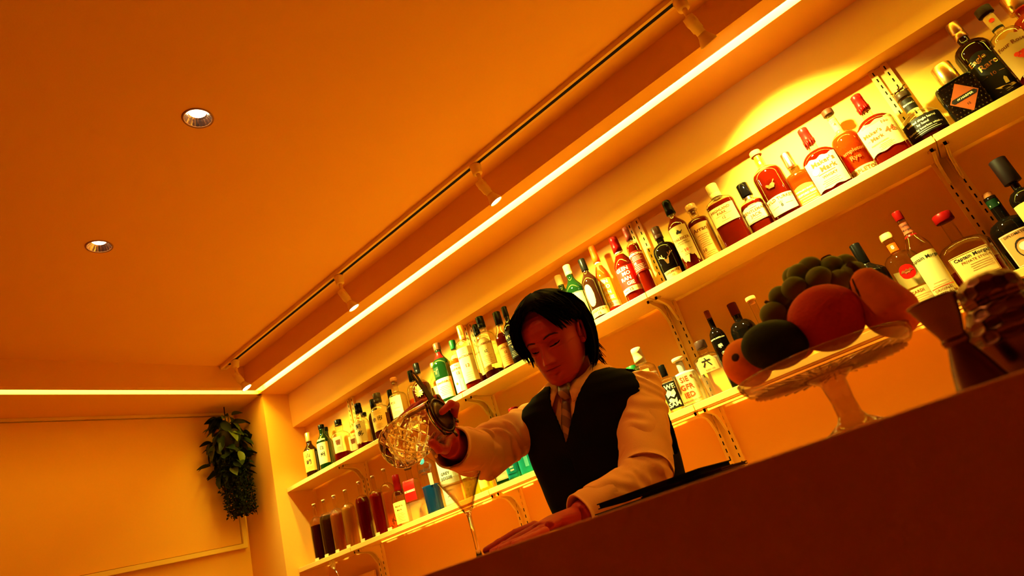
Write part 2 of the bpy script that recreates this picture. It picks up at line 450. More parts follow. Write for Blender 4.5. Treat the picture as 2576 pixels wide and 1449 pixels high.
# LED tape under the lower shelf, from the second rail to the right
ux0 = -2.40
e = empty('under_shelf_light', (ux0, 1.945, ZS2 - .021))
g = G(); g.box(0, 4.2, -.007, .007, -.002, 0); g.make('tape_base', M_white, e)
g = G(); g.tube([(0, 0, -.003), (4.2, 0, -.003)], .0042, 10); g.make('led_tape', emit('under_glow', (1.0, .28, .010), 4.5), e)
for i in range(9):
    x = .15 + i * .46
    g = G(); g.box(x - .003, x + .003, -.006, .006, -.0085, -.0072); g.box(x - .0025, x + .0025, .0062, .0085, -.016, -.0005); g.make('cable_clip', M_white, e)
tag(e, 'glowing tape light under the front of the lower shelf', 'LED light')
# ------------------------------------------------------------------ bottles
INK = [M_ink, M_inkb, M_inkr, M_inkw, M_gold, M_silver]
IK = {'k': 0, 'b': 1, 'r': 2, 'w': 3, 'g': 4, 's': 5}
PLACED = []
def bottle(name, label, bpx, tpx, y, r, sh=.6, nk=.78, rn=.36, curve='round', tint=None, liq=None, level=.6,
           cap=(M_black, .10, 1.15), n=2.0, asp=1.0, rb=.96, bulge=0, labels=(), yaw=None, group=None, cat='bottle', z=None, extra=None, foot=.012, capstyle='plain'):
    """bpx: pixel at the foot, tpx: pixel at the top of the cap; sh / nk / level / cap length are fractions of the height"""
    tint = tint or M_clearglass
    zb = ZS1 if z is None else z
    def place(y, r):
        T = P(tpx[0], tpx[1], y); B = P(bpx[0], bpx[1], y - r * .8)
        return .5 * (T.x + B.x + r * .25 * (B.x < 0)), T.z - zb
    best = None
    for k in range(60):                      # slide along the line of sight, then slim a little, until it clears its neighbours
        dy = (0, .006, -.006, .012, -.012, .02, -.02, .03, -.03, .04, -.04, .05)[k % 12]; rr_ = r * (1 - .07 * (k // 12)); yy = y + dy
        half = rr_ * (asp * 1.0 if asp < 1 else 1)
        if yy + half > 2.041 or yy - half < YF + .002: continue
        xx, HH = place(yy, rr_); ra_ = rr_ * (1.06 if n > 2.5 else 1)
        gap = min([math.hypot(xx - a, yy - b) - ra_ - c for a, b, c, d_ in PLACED if d_ == zb] + [1])
        gap = min(gap, xx + 3.0 - ra_)
        if best is None or gap > best[0]: best = (gap, xx, yy, rr_, HH, ra_)
        if gap > .0005: break
    gap, x, y, r, H, ra_ = best
    if gap < .0005: r -= .0005 - gap; ra_ -= .0005 - gap
    PLACED.append((x, y, ra_, zb))
    e = empty(name, (x, y, zb))
    if yaw is None: yaw = math.degrees(math.atan2(-x, y)) * .55
    ry = math.radians(yaw)
    cr, sr = math.cos(ry), math.sin(ry)
    capm, cl, cw = cap
    Hg = H * (1 - cl * .82)                  # glass height
    R0 = r; rneck = r * rn
    def rad(f):                              # radius at fraction f of the full height
        if f < sh: k = rb + (1 - rb) * min(1, f / sh * 1.6); return r * k
        if f < nk:
            t = (f - sh) / (nk - sh)
            if curve == 'round': return rneck + (r - rneck) * math.sqrt(max(0, 1 - t ** 2))  if t < .93 else rneck + (r - rneck) * math.sqrt(1 - .93 ** 2) * (1 - t) / .07
            if curve == 'slope': return rneck + (r - rneck) * (1 - t)
            return rneck + (r - rneck) * (1 - (3 * t * t - 2 * t ** 3))
        q = rneck
        if bulge: q *= 1 + bulge * math.exp(-((f - (nk + 1) / 2 + .02) / .045) ** 2)
        return q
    def cs(a, ra, f):                        # cross-section: superellipse body, round neck
        c, s = math.cos(a), math.sin(a)
        if f >= nk or (n == 2 and asp == 1): kx = ky = ra
        wgt = 0 if f >= nk else (1 if f <= sh else 1 - (f - sh) / (nk - sh))
        nn = 2 + (n - 2) * wgt; as_ = 1 + (asp - 1) * wgt
        k = (abs(c) ** nn + abs(s) ** nn) ** (-1 / nn)
        return (ra * k * c, ra * k * s * as_)
    def rot(x_, y_, z_): return (x_ * cr - y_ * sr, x_ * sr + y_ * cr, z_)
    seg = 40 if n > 2 else 30
    def shell(sc, f0, f1, inset, m, nm, capt=True, steps=22):
        fr = [f0 + (f1 - f0) * i / steps for i in range(steps + 1)]
        fr += [x_ for x_ in (sh - .012, sh + .012, nk - .004, nk + .004) if f0 < x_ < f1]; fr = sorted(fr)
        prof = [(max(.002, (rad(fr[0]) - foot * .4 - inset)), fr[0])]
        if f0 == 0: prof.append((rad(.012) - inset * .8 - .0012, .004)); fr[0] = .016
        prof += [(rad(f) - inset, f) for f in fr]
        g = G()
        g.lathe(prof, seg, lambda ra, a, f: rot(*cs(a, ra, f), f * H + (inset if f0 == 0 else 0)), capt=capt)
        return g.make(nm, m, e, True)
    gt = Hg / H
    shell(1, 0, gt, 0, tint, 'glass')
    if liq: shell(1, 0, level, .0028, liq, 'liquid')
    rc = rneck * cw
    z0 = H * (1 - cl); g = G()
    rotf = lambda ra, a, zz: (ra * math.cos(a), ra * math.sin(a), zz)
    if capstyle == 'plain': g.lathe([(rc * .98, z0), (rc, z0 + .001), (rc, H - .002), (rc * .92, H)], 26, rotf)
    elif capstyle == 'flare': g.lathe([(rc * .80, z0), (rc * .86, z0 + (H - z0) * .55), (rc, z0 + (H - z0) * .6), (rc * 1.02, H - .002), (rc * .95, H)], 26, rotf)
    elif capstyle == 'taper': g.lathe([(rc * 1.15, z0), (rc * 1.1, z0 + (H - z0) * .3), (rc * 1.0, z0 + (H - z0) * .66), (rc * 1.04, z0 + (H - z0) * .68), (rc, H - .002), (rc * .9, H)], 26, rotf)
    elif capstyle == 'ring': g.lathe([(rc * .98, z0), (rc, z0 + .001), (rc, z0 + (H - z0) * .28), (rc * .96, z0 + (H - z0) * .30), (rc * 1.0, z0 + (H - z0) * .34), (rc, H - .002), (rc * .92, H)], 26, rotf)
    elif capstyle == 'stopper':             # T-shaped stopper
        zm = z0 + (H - z0) * .35
        g.lathe([(rc * .55, z0 - .004), (rc * .58, zm), (rc * .98, zm + .0005), (rc, zm + .002), (rc, H - .002), (rc * .93, H)], 26, rotf)
    elif capstyle == 'ball': g.lathe([(rc * .5, z0)] + [(rc * math.sin(.5 + t * .27), z0 + (H - z0) * (1 - math.cos(.5 + t * .27)) / 2) for t in range(10)], 26, rotf)
    g.make('cap', capm, e, True)
    for L in labels:
        label_on(e, L, H, rad, cs, rot, n, asp, sh)
    if extra: extra(e, H, rneck, rot, rad, cs)
    tag(e, label, cat, group)
    return e
def label_on(e, L, H, rad, cs, rot, n, asp, sh):
    """L: dict z0,z1 (fractions), hw (half width, metres), m, shape, t: [(text, size, fraction, ink, dx)], lines: [(frac, halfwidth, ink)], off (angle)"""
    z0, z1, hw, m = L['z0'], L['z1'], L['hw'], L['m']; shape = L.get('shape', 'rect'); off = math.radians(L.get('off', 0))
    zm = (z0 + z1) / 2; rr = rad(zm); flat = n > 2.6 and zm < sh + .02
    def S(t, z, eps):
        f = min(.97, max(0.01, z / H)); ra = rad(f) + eps
        if flat:
            hx = min(abs(t) / (ra), .995); yy = -ra * asp * (1 - hx ** n) ** (1 / n) - eps * .3
            X, Y = t, yy
            if off: X, Y = X * math.cos(off) - Y * math.sin(off), X * math.sin(off) + Y * math.cos(off)
            return rot(X, Y, z)
        a = -PI / 2 + t / rr + off
        X, Y = cs(a, ra, f); return rot(X, Y, z)
    nu, nv = 14, 6; vs = []; h = (z1 - z0) * H
    for j in range(nv + 1):
        for i in range(nu + 1):
            u = -1 + 2 * i / nu; v = j / nv; lo, hi = z0 * H, z1 * H; uu = u
            if shape == 'arch': hi -= h * .22 * u * u
            elif shape == 'curve': lo -= h * .10 * (1 - u * u); hi += h * .0
            elif shape == 'oval': k = math.sqrt(max(0.0, 1 - abs(u) ** 2.4)); c = (lo + hi) / 2; lo = c - h / 2 * k; hi = c + h / 2 * k
            elif shape == 'diamond': k = 1 - abs(u); c = (lo + hi) / 2; lo = c - h / 2 * k; hi = c + h / 2 * k
            elif shape == 'torn': lo += h * (.10 * math.sin(u * 5) + .05 * math.sin(u * 13) + .05)
            elif shape == 'notch': hi -= h * .35 * max(0, abs(u) - .55) / .45
            elif shape == 'ragged': hi += h * .03 * math.sin(u * 9); lo += h * .02 * math.sin(u * 7)
            vs.append(S(uu * hw, lo + (hi - lo) * v, .0006))
    fs = [(j * (nu + 1) + i, j * (nu + 1) + i + 1, (j + 1) * (nu + 1) + i + 1, (j + 1) * (nu + 1) + i) for j in range(nv) for i in range(nu)]
    g = G(); g.add(vs, fs)
    lo = g.make(L.get('name', 'paper_label'), m, e, True)
    g = G()
    for T in L.get('t', ()):
        s_, size, fz, ink = T[:4]; dx = T[4] if len(T) > 4 else 0; sl = T[5] if len(T) > 5 else 0
        tv, tf = text_mesh(s_, .02 if size > .009 else .012)
        cz = (z0 + (z1 - z0) * fz) * H
        g.add([S(dx + a * size, cz + b * size + sl * (a * size), .0012) for a, b in tv], tf, IK[ink])
    for T in L.get('lines', ()):
        fz, lw, ink = T[:3]; th = T[3] if len(T) > 3 else .0007; dx = T[4] if len(T) > 4 else 0
        cz = (z0 + (z1 - z0) * fz) * H
        k = 8; vv = [S(dx - lw + 2 * lw * i / k, cz + q_, .0011) for q_ in (-th, th) for i in range(k + 1)]
        g.add(vv, [(i, i + 1, k + 2 + i, k + 1 + i) for i in range(k)], IK[ink])
    for T in L.get('poly', ()):              # small flat emblem: [(x, z) points in metres], centre fraction, ink
        pts, fz, ink = T[:3]; dx = T[3] if len(T) > 3 else 0
        cz = (z0 + (z1 - z0) * fz) * H
        for pp in pts:
            g.add([S(dx + a, cz + b, .0013) for a, b in pp], [tuple(range(len(pp)))], IK[ink])
    if g.v: g.make('lettering', INK, lo)
    if 'edge' in L:                          # a thin printed frame just inside the border
        g = G(); ins = .0025
        a, b = z0 * H + ins, z1 * H - ins; w_ = hw - ins; th = .0006; k = 10
        for zz in (a, b):
            vv = [S(-w_ + 2 * w_ * i / k, zz + q_, .0011) for q_ in (-th, th) for i in range(k + 1)]
            g.add(vv, [(i, i + 1, k + 2 + i, k + 1 + i) for i in range(k)])
        for xx in (-w_, w_):
            g.add([S(xx - th, a, .0011), S(xx + th, a, .0011), S(xx + th, b, .0011), S(xx - th, b, .0011)], [(0, 1, 2, 3)])
        g.make('printed_border', INK[IK[L['edge']]], lo)
def fine(n0, n1, k, hw, ink='b', th=.00045):
    return [(n0 + (n1 - n0) * i / max(1, k - 1), hw * (1 - .25 * (i % 2)), ink, th) for i in range(k)]
def disc(r, x=0, z=0, n=14, sx=1, sz=1): return [(x + r * sx * math.cos(2 * PI * i / n), z + r * sz * math.sin(2 * PI * i / n)) for i in range(n)]
FR, BK = 1.934, 2.003
WH = 'whisky_bottle'; GA = 'whisky bottles on the upper shelf'; GB = 'bottles on the lower shelf'
D = dict
# upper shelf, from the corner to the right
bottle(WH, 'dark brown bottle with copper cap and gold brush-lettered label, leftmost on the upper shelf', (781, 1194), (767.8, 1092.9), FR, .037, .56, .76, .36, 's', M_brownglass, L_dark, .6, (M_copper, .20, 1.1), group=GA,
    labels=[D(z0=.12, z1=.58, hw=.036, m=M_kraft, t=[('山', .024, .74, 'k'), ('崎', .028, .42, 'k')], lines=fine(.10, .20, 3, .018))])
bottle(WH, 'green bottle with black cap and white brush-lettered label, upper shelf beside the leftmost brown bottle', (815.3, 1177), (802.2, 1072.2), FR, .037, .60, .80, .38, 's', M_greenglass, None, .6, (M_black, .09, 1.15), group=GA,
    labels=[D(z0=.12, z1=.58, hw=.034, m=M_paper, t=[('白', .022, .74, 'k'), ('州', .026, .42, 'k')]), D(z0=.63, z1=.665, hw=.022, m=M_cream)])
bottle(WH, 'small green bottle half hidden behind the green one with the white brush-lettered label', (826, 1168), (812, 1079), 2.012, .034, .60, .80, .38, 's', M_greenglass, None, .6, (M_black, .09, 1.15), group=GA,
    labels=[D(z0=.12, z1=.55, hw=.034, m=M_paper)])
bottle(WH, 'faceted clear decanter bottle with black stopper and little whisky left, third from the corner', (856.6, 1156.5), (842.9, 1060.8), FR, .043, .58, .70, .42, 'round', None, L_red, .16, (M_black, .14, 1.0), n=3.5, bulge=.15, group=GA,
    labels=[D(z0=.18, z1=.56, hw=.024, m=M_paper, t=[('響', .027, .62, 'b')], lines=fine(.12, .34, 4, .014))])
bottle(WH, 'faceted decanter bottle with amber neck label, behind and between the two brush-lettered clear bottles', (887.6, 1136), (884, 1058), 2.010, .036, .56, .72, .42, 'round', None, L_amber, .2, (M_clearglass, .16, 1.1), n=3.5, bulge=.2, group=GA,
    labels=[D(z0=.20, z1=.58, hw=.028, m=M_paper, t=[('響', .027, .6, 'b')]), D(z0=.64, z1=.74, hw=.018, m=mat('neck_amber', (.8, .2, .03), .5))])
bottle(WH, 'clear tapering bottle with black cap and two large brush characters on its white label', (908, 1129), (896.2, 1017.1), FR, .038, .55, .76, .34, 's', None, L_red, .10, (M_black, .22, 1.25), capstyle='taper', group=GA,
    labels=[D(z0=.13, z1=.58, hw=.033, m=M_paper, t=[('知', .026, .74, 'k', -.003), ('多', .034, .36, 'k', .002)])])
bottle(WH, 'wide clear bottle behind the one with two large brush characters', (922, 1122), (908, 1042), 2.010, .040, .60, .74, .40, 'round', None, L_gold, .15, (M_black, .10, 1.0), group=GA)
bottle(WH, 'amber-labelled bottle with tall black cap, in front of its twin left of the tilted glass', (956.5, 1105), (942, 993), FR, .044, .58, .72, .42, 'round', None, L_red, .5, (mat('cap_black_gold', (.05, .03, .02), .2), .20, 1.05), group=GA, capstyle='ring',
    labels=[D(z0=.16, z1=.60, hw=.040, m=mat('paper_amber', (.85, .50, .12), .6), t=[('余', .022, .55, 'k', -.02), ('市', .026, .55, 'k', .01)], lines=fine(.12, .30, 4, .02) + fine(.80, .92, 3, .02))])
bottle(WH, 'dark-capped bottle half hidden behind the amber-labelled bottle', (944, 1102), (933.5, 1007), 2.008, .036, .58, .74, .40, 'round', M_brownglass, L_red, .5, (M_black, .18, 1.05), group=GA)
bottle(WH, 'clear round-shouldered bottle with a cork top and white label, just above the tilted mixing glass', (1003, 1081), (985.7, 952.8), FR, .043, .58, .70, .30, 'round', None, L_clear, .2, (M_cork, .12, 1.25), capstyle='stopper', group=GA,
    labels=[D(z0=.20, z1=.60, hw=.030, m=M_paper, t=[('秩父', .012, .7, 'b', -.01)], lines=[(.42, .014, 'b', .0005, .004)] + fine(.10, .26, 4, .018))])
bottle(WH, 'slim dark-capped bottle behind the clear cork-topped bottle', (990, 1080), (976, 983), 2.010, .033, .60, .78, .36, 's', M_brownglass, L_amber, .5, (M_black, .18, 1.1), group=GA)
def leaf(e, H, rneck, rot, rad, cs):
    g = G(); pts = []
    for i in range(22):
        a = 2 * PI * i / 22; k = (.030 if i % 2 else .022) * (1.15 if 3 < i < 9 else .9)
        pts.append((k * math.cos(a) * .8, k * math.sin(a)))
    vs = []
    for a, b in pts + [(0, 0)]:
        z = H * .42 + b; th = -PI / 2 + a / .044; X, Y = .0465 * math.cos(th), .0465 * math.sin(th); vs.append(rot(X, Y, z))
    g.add(vs, [(i, (i + 1) % 22, 22) for i in range(22)])
    o = g.make('leaf_emblem', M_gold, e)
bottle(WH, 'round decanter bottle of dark whisky with a pale leaf emblem, behind the raised hand', (1068, 1045), (1036, 920.5), FR, .045, .46, .66, .26, 'round', None, L_dark, .58, (M_black, .20, 1.2), capstyle='ring', extra=leaf, group=GA)
bottle(WH, 'dark-capped clear bottle half hidden behind the round decanter with the leaf emblem', (1050, 1050), (1025, 937), 2.008, .036, .56, .74, .32, 'round', None, L_amber, .45, (M_black, .20, 1.2), group=GA)
bottle(WH, 'clear bottle with cork-coloured top behind the triangular green bottle', (1105, 1010), (1082.5, 917), 2.010, .036, .60, .78, .32, 's', None, L_gold, .3, (M_copper, .10, 1.2), group=GA,
    labels=[D(z0=.15, z1=.5, hw=.03, m=M_cream)])
stag = [[(-.004, -.006), (.002, -.010), (.005, -.004), (.004, .004), (-.002, .004)], [(-.003, .004), (-.010, .012), (-.008, .013), (-.001, .005)], [(.003, .004), (.010, .013), (.008, .014), (.001, .005)], [(-.007, .008), (-.013, .009), (-.012, .011), (-.007, .010)], [(.007, .008), (.013, .011), (.012, .013), (.006, .010)]]
bottle(WH, 'triangular green bottle with dark cap, golden stag and white label, behind the strainer handle', (1124, 1008), (1091, 868.7), FR, .041, .62, .82, .34, 's', M_greenglass, None, .6, (mat('cap_brown', (.10, .03, .012), .3), .12, 1.2), n=2.6, group=GA,
    labels=[D(z0=.06, z1=.38, hw=.040, m=M_paper, t=[('Glenfiddich', .0145, .80, 'b')], lines=fine(.18, .58, 6, .022)), D(z0=.42, z1=.58, hw=.014, m=M_dgreen, poly=[(stag, .5, 'g')], off=-28, name='stag_emblem'), D(z0=.72, z1=.84, hw=.016, m=M_dred)])
wave = [[(-.036, -.030), (.036, -.030), (.036, .010), (.028, .006), (.018, .010), (.008, .006), (-.004, .010), (-.014, .014), (-.024, .006), (-.036, -.002)]]
bottle(WH, 'orange whisky bottle with green capsule and white and turquoise label', (1157, 988), (1135.6, 858), FR + .012, .037, .60, .80, .34, 's', None, L_orange, .68, (M_green, .16, 1.15), group=GA,
    labels=[D(z0=.06, z1=.55, hw=.036, m=M_paper, t=[('THE', .008, .92, 'b'), ('GLENLIVET', .0115, .80, 'b'), ('12', .017, .64, 'b')]),
            D(z0=.061, z1=.27, hw=.0361, m=mat('paper_turquoise', (.05, .75, .55), .6), name='turquoise_band', poly=[([disc(.006)], .70, 'r', -.016)]), D(z0=.64, z1=.72, hw=.016, m=mat('neck_orange', (.9, .35, .05), .5))])
tri = [[(-.012, .010), (.012, .010), (0, -.014)]]
bottle(WH, 'broad-shouldered clear bottle with copper cap and long white label numbered 12', (1188, 975), (1150, 824), FR, .043, .66, .78, .32, 'round', None, L_red, .18, (M_copper, .24, 1.15), n=2.6, capstyle='ring', group=GA,
    labels=[D(z0=.09, z1=.62, hw=.038, m=M_paper, t=[('MACALLAN', .0125, .74, 'b'), ('12', .020, .46, 'b')], lines=fine(.08, .26, 4, .016) + fine(.84, .94, 3, .006)), D(z0=.64, z1=.72, hw=.013, m=M_cream, shape='diamond', name='triangle_emblem', poly=[(tri, .5, 'b')])])
bottle(WH, 'clear bottle with black cap and arched cream label, front one of two alike', (1234, 952.6), (1203, 799.4), FR, .043, .62, .74, .30, 'round', None, L_dark, .10, (M_black, .18, 1.35), group=GA, capstyle='ring',
    labels=[D(z0=.18, z1=.62, hw=.034, m=M_cream, shape='arch', edge='b', t=[('BOWMORE', .0135, .78, 'b'), ('12', .016, .50, 'k')], lines=fine(.10, .34, 5, .022), poly=[([[(-.012, .008), (.012, .008), (.012, .0095), (-.012, .0095)], [(-.012, -.0095), (.012, -.0095), (.012, -.008), (-.012, -.008)]], .50, 'k')])])
bottle(WH, 'clear bottle with black cap and arched cream label, rear one of two alike', (1222, 955), (1192, 819), 2.010, .041, .62, .74, .30, 'round', None, L_dark, .25, (M_black, .18, 1.35), group=GA, capstyle='ring',
    labels=[D(z0=.18, z1=.62, hw=.034, m=M_cream, shape='arch', t=[('BOWMORE', .0125, .78, 'b')], lines=fine(.10, .5, 7, .022))])
bottle(WH, 'waisted amber bottle with black capsule and yellow label, left of the black-labelled bottle', (1271, 930), (1251.6, 783.9), FR + .01, .036, .52, .80, .40, 's', None, L_red, .60, (M_black, .22, 1.15), group=GA,
    labels=[D(z0=.06, z1=.42, hw=.034, m=M_kraft, t=[('CAOL ILA', .011, .82, 'b'), ('12', .013, .60, 'b')], lines=fine(.1, .45, 5, .02))])
bottle(WH, 'dark green bottle with black label and gold lettering touching the bartender hair', (1298, 913), (1267, 772.5), FR, .040, .60, .76, .36, 's', M_darkglass, None, .6, (M_black, .18, 1.15), group=GA,
    labels=[D(z0=.10, z1=.56, hw=.040, m=M_ink, t=[('Ardbeg', .022, .80, 'w'), ('SINGLE MALT', .0068, .60, 'w'), ('SCOTCH WHISKY', .0068, .52, 'w'), ('TEN', .011, .38, 'w')], lines=fine(.06, .22, 4, .02, 'w'))])
bottle(WH, 'green bottle with cream cap, front one of two above the bartender head', (1468, 792), (1412.5, 676), FR, .038, .58, .80, .34, 's', M_greenglass, None, .6, (M_cream, .16, 1.15), group=GA, capstyle='ring',
    labels=[D(z0=.14, z1=.52, hw=.036, m=M_cream, edge='b')])
bottle(WH, 'green bottle with cream cap, rear one of two above the bartender head', (1438, 800), (1391.8, 700.8), 2.006, .037, .58, .80, .34, 's', M_greenglass, None, .6, (M_cream, .16, 1.15), group=GA)
bottle(WH, 'brown bottle with black capsule, tall oval cream label and band, left of the orange-capped bottle', (1503.6, 800), (1462, 653), FR, .039, .58, .80, .34, 's', M_brownglass, L_dark, .6, (M_black, .20, 1.2), group=GA,
    labels=[D(z0=.20, z1=.55, hw=.017, m=M_cream, shape='oval', off=-18), D(z0=.04, z1=.16, hw=.046, m=M_cream, t=[('LAGAVULIN', .0125, .72, 'b', .002), ('16', .014, .26, 'b')])])
def glenm(lab, col, capm, liq, b, t, num, ln='w'):
    bottle(WH, lab, b, t, FR, .0385, .52, .80, .30, 's', None, liq, .70, (capm, .23, 1.35), capstyle='taper', group=GA,
        labels=[D(z0=.19, z1=.50, hw=.042, m=mat('label_' + num, col, .55), t=[('GLEN', .019, .86, ln, -.007), ('MO', .019, .63, ln, .003), ('RAN', .019, .39, ln, -.004), ('GIE', .019, .15, ln, .007)]),
                D(z0=.115, z1=.19, hw=.042, m=M_paper, name='number_band', t=[(num, .015, .5, 'b')], lines=[(.5, .008, 'b', .0005, -.020), (.5, .008, 'b', .0005, .020)]), D(z0=.745, z1=.765, hw=.020, m=M_inkw, name='neck_band')])
glenm('pale orange bottle with orange capsule and yellow-orange label', (.95, .42, .02), M_orange, L_orange, (1538.8, 781.6), (1486, 622), '12')
glenm('amber bottle with dark red capsule and red label with cream lettering', (.42, .008, .003), M_dred, L_red, (1592.6, 752.6), (1537.7, 601.4), '15')
bottle(WH, 'broad dark amber bottle with brown capsule and red-brown label, left of the rail', (1629.9, 736), (1569.8, 574.5), FR, .040, .66, .76, .36, 'round', None, L_red, .70, (mat('cap_maroon', (.12, .015, .01), .4), .20, 1.25), group=GA, capstyle='taper',
    labels=[D(z0=.30, z1=.60, hw=.040, m=mat('label_maroon', (.22, .010, .003), .5), t=[('GLENDRONACH', .0108, .86, 'w'), ('18', .012, .42, 'w', -.012)], lines=fine(.10, .32, 4, .024, 'w') + fine(.56, .74, 4, .02, 'w'))])
antler = [[(-.003, -.020), (.003, -.020), (.007, -.006), (.009, .002), (-.009, .002), (-.007, -.006)], [(-.006, .001), (-.016, .006), (-.022, .018), (-.020, .018), (-.013, .008), (-.004, .004)], [(.006, .001), (.016, .008), (.022, .022), (.020, .023), (.013, .010), (.004, .004)],
          [(-.017, .008), (-.027, .010), (-.026, .012), (-.017, .011)], [(.016, .010), (.029, .020), (.028, .022), (.015, .013)], [(-.012, .006), (-.012, .018), (-.010, .018), (-.010, .006)], [(.011, .008), (.010, .020), (.012, .020), (.013, .008)]]
bottle(WH, 'dark squat bottle with black cap and silver stag head on its front', (1687.8, 706), (1647.5, 573.5), FR, .042, .52, .68, .30, 'round', M_darkglass, L_dark, .6, (mat('cap_dark', (.05, .015, .01), .3), .22, 1.25), group=GA, capstyle='ring',
    labels=[D(z0=.20, z1=.50, hw=.026, m=M_darkglass, shape='oval', name='stag_head', poly=[(antler, .5, 'g')]), D(z0=.01, z1=.15, hw=.030, m=M_cream, t=[('DALMORE', .0110, .72, 'b'), ('12', .009, .3, 'b')])])
figure = [[(-.008, -.004), (.006, -.006), (.010, .000), (.004, .004), (.002, .009), (-.002, .006), (-.007, .003)], [(-.004, .004), (-.002, .011), (.001, .009)], [(.006, -.004), (.014, .004), (.013, .006), (.005, 0)]]
bottle(WH, 'amber bottle with black foil neck and a red 10 on its label, by the stag', (1739.6, 675), (1673, 508), FR, .039, .60, .76, .34, 's', None, L_red, .74, (M_black, .20, 1.25), group=GA, capstyle='taper',
    labels=[D(z0=.10, z1=.58, hw=.034, m=M_cream, shape='torn', t=[('TALISKER', .0130, .62, 'b'), ('SINGLE MALT', .0062, .53, 'b'), ('SCOTCH WHISKY', .0062, .47, 'b'), ('10', .016, .28, 'r')], lines=[(.30, .005, 'b', .0005, -.016), (.30, .005, 'b', .0005, .016)] + fine(.16, .20, 2, .012), poly=[(figure, .80, 'k')])])
bottle(WH, 'amber bottle with glass-topped stopper and tan label, between the red-10 bottle and the cream-capped one', (1781, 655), (1739.6, 514.5), FR + .012, .038, .66, .76, .36, 'round', None, L_red, .70, (mat('stopper_clear', (.75, .45, .2), .15, spec=.8), .15, 1.35), group=GA, capstyle='stopper',
    labels=[D(z0=.05, z1=.62, hw=.036, m=mat('paper_tan', (.80, .38, .08), .6), t=[('Arran', .020, .82, 'b'), ('10', .015, .24, 'b', -.014)], lines=fine(.34, .66, 7, .018) + fine(.06, .16, 3, .02))])
bottle(WH, 'wide flat amber bottle with cream cap and pale wraparound label', (1848.6, 614), (1784, 469), FR, .046, .66, .76, .30, 'round', None, L_red, .66, (M_cream, .22, 1.35), n=3.4, asp=.8, group=GA, capstyle='ring',
    labels=[D(z0=.33, z1=.60, hw=.040, m=M_cream, t=[('HIGHLAND', .0125, .80, 'b', -.004), ('PARK', .0125, .60, 'b', -.004), ('12', .013, .32, 'b', -.004)], lines=[(.47, .026, 'b', .0004), (.16, .014, 'b', .0004)])])
bottle(WH, 'short squared dark bottle with glossy black cap and white framed label', (1913, 582), (1864.8, 465.3), FR, .045, .56, .68, .36, 'round', None, L_red, .60, (mat('cap_gloss_black', (.003, .002, .002), .08), .24, 1.35), n=3.4, asp=.8, group=GA,
    labels=[D(z0=.26, z1=.56, hw=.039, m=M_paper, shape='arch', edge='k', t=[('GENTLEMAN', .0135, .62, 'b'), ('JACK', .0150, .36, 'b')], lines=fine(.10, .20, 2, .02) + [(.80, .012, 'b')]), D(z0=.69, z1=.745, hw=.024, m=M_silver, name='neck_band')])
bottle(WH, 'tall amber bottle with orange neck seal numbered 8 and embossed bird, white band label', (1977.8, 544), (1892, 385.8), FR, .0455, .60, .74, .28, 'round', None, L_red, .66, (M_cork, .07, 1.35), group=GA, bulge=.1,
    labels=[D(z0=.07, z1=.28, hw=.044, m=M_paper, shape='curve', t=[('WILD TURKEY', .0135, .80, 'b'), ('101', .009, .55, 'b'), ('8', .014, .36, 'k')], lines=[(.36, .011, 'b', .0005, -.022), (.36, .011, 'b', .0005, .022)]),
            D(z0=.76, z1=.92, hw=.011, m=M_orange, name='neck_seal', t=[('8', .013, .3, 'w')]), D(z0=.34, z1=.52, hw=.018, m=M_clearglass, shape='oval', name='bird_emblem', poly=[([[(-.012, -.008), (.004, -.010), (.010, 0), (.006, .008), (-.004, .004)], [(.004, .004), (.012, .012), (.013, .016), (.008, .013)], [(-.012, -.006), (-.018, .004), (-.014, .008), (-.006, .002)]], .5, 'b')])])
bottle(WH, 'flask-shaped amber bottle with clear-collared steel stopper, behind the red wax-topped bottle', (2030, 517), (1975, 387), FR + .018, .050, .50, .66, .24, 'round', None, L_amber, .62, (M_silver, .24, 1.35), n=3.0, asp=.65, group=GA,
    labels=[D(z0=.05, z1=.42, hw=.044, m=mat('label_orange', (.75, .12, .01), .5), shape='arch', t=[('WOODFORD RESERVE', .0092, .60, 'w'), ("DISTILLER'S SELECT", .0062, .76, 'w')], lines=fine(.28, .48, 3, .026, 'w'))])
def wax(e, H, rneck, rot, rad, cs):             # wax drips down the neck
    g = G(); rnd = random.Random(int(H * 1e6))
    z0 = H * .80
    for i in range(14):
        a = 2 * PI * i / 14 + rnd.uniform(-.1, .1); L = H * rnd.uniform(.02, .10); rr = rneck * 1.06
        g.tube([(rr * math.cos(a), rr * math.sin(a), z0 + .004), (rr * math.cos(a), rr * math.sin(a), z0 - L * .6), (rr * 1.02 * math.cos(a), rr * 1.02 * math.sin(a), z0 - L)], [.0032, .0024, .0014], 6)
    g.make('wax_drips', M_red, e, True)
def makers(lab, b, t, y, ext):
    bottle(WH, lab, b, t, y, .050, .48, .62, .27, 'round', None, L_red, .60, (M_red, .24, 1.06), n=3.0, asp=.85, group=GA, capstyle='taper', extra=wax, labels=ext)
seal = [disc(.0075)]
makers('squat amber bottle with dripping red wax top and plain white label', (2099.5, 480), (2012.6, 328.7), FR, [D(z0=.05, z1=.48, hw=.044, m=M_paper, shape='ragged', t=[("Maker's", .0205, .82, 'b', .004), ('Mark', .0215, .60, 'b', .010), ('S IV', .005, .60, 'b', -.026), ('WHISKY', .0115, .36, 'b', .004)], lines=fine(.08, .24, 4, .026) + [(.47, .024, 'b')], poly=[([disc(.0095), ], .60, 'w', -.026)])])
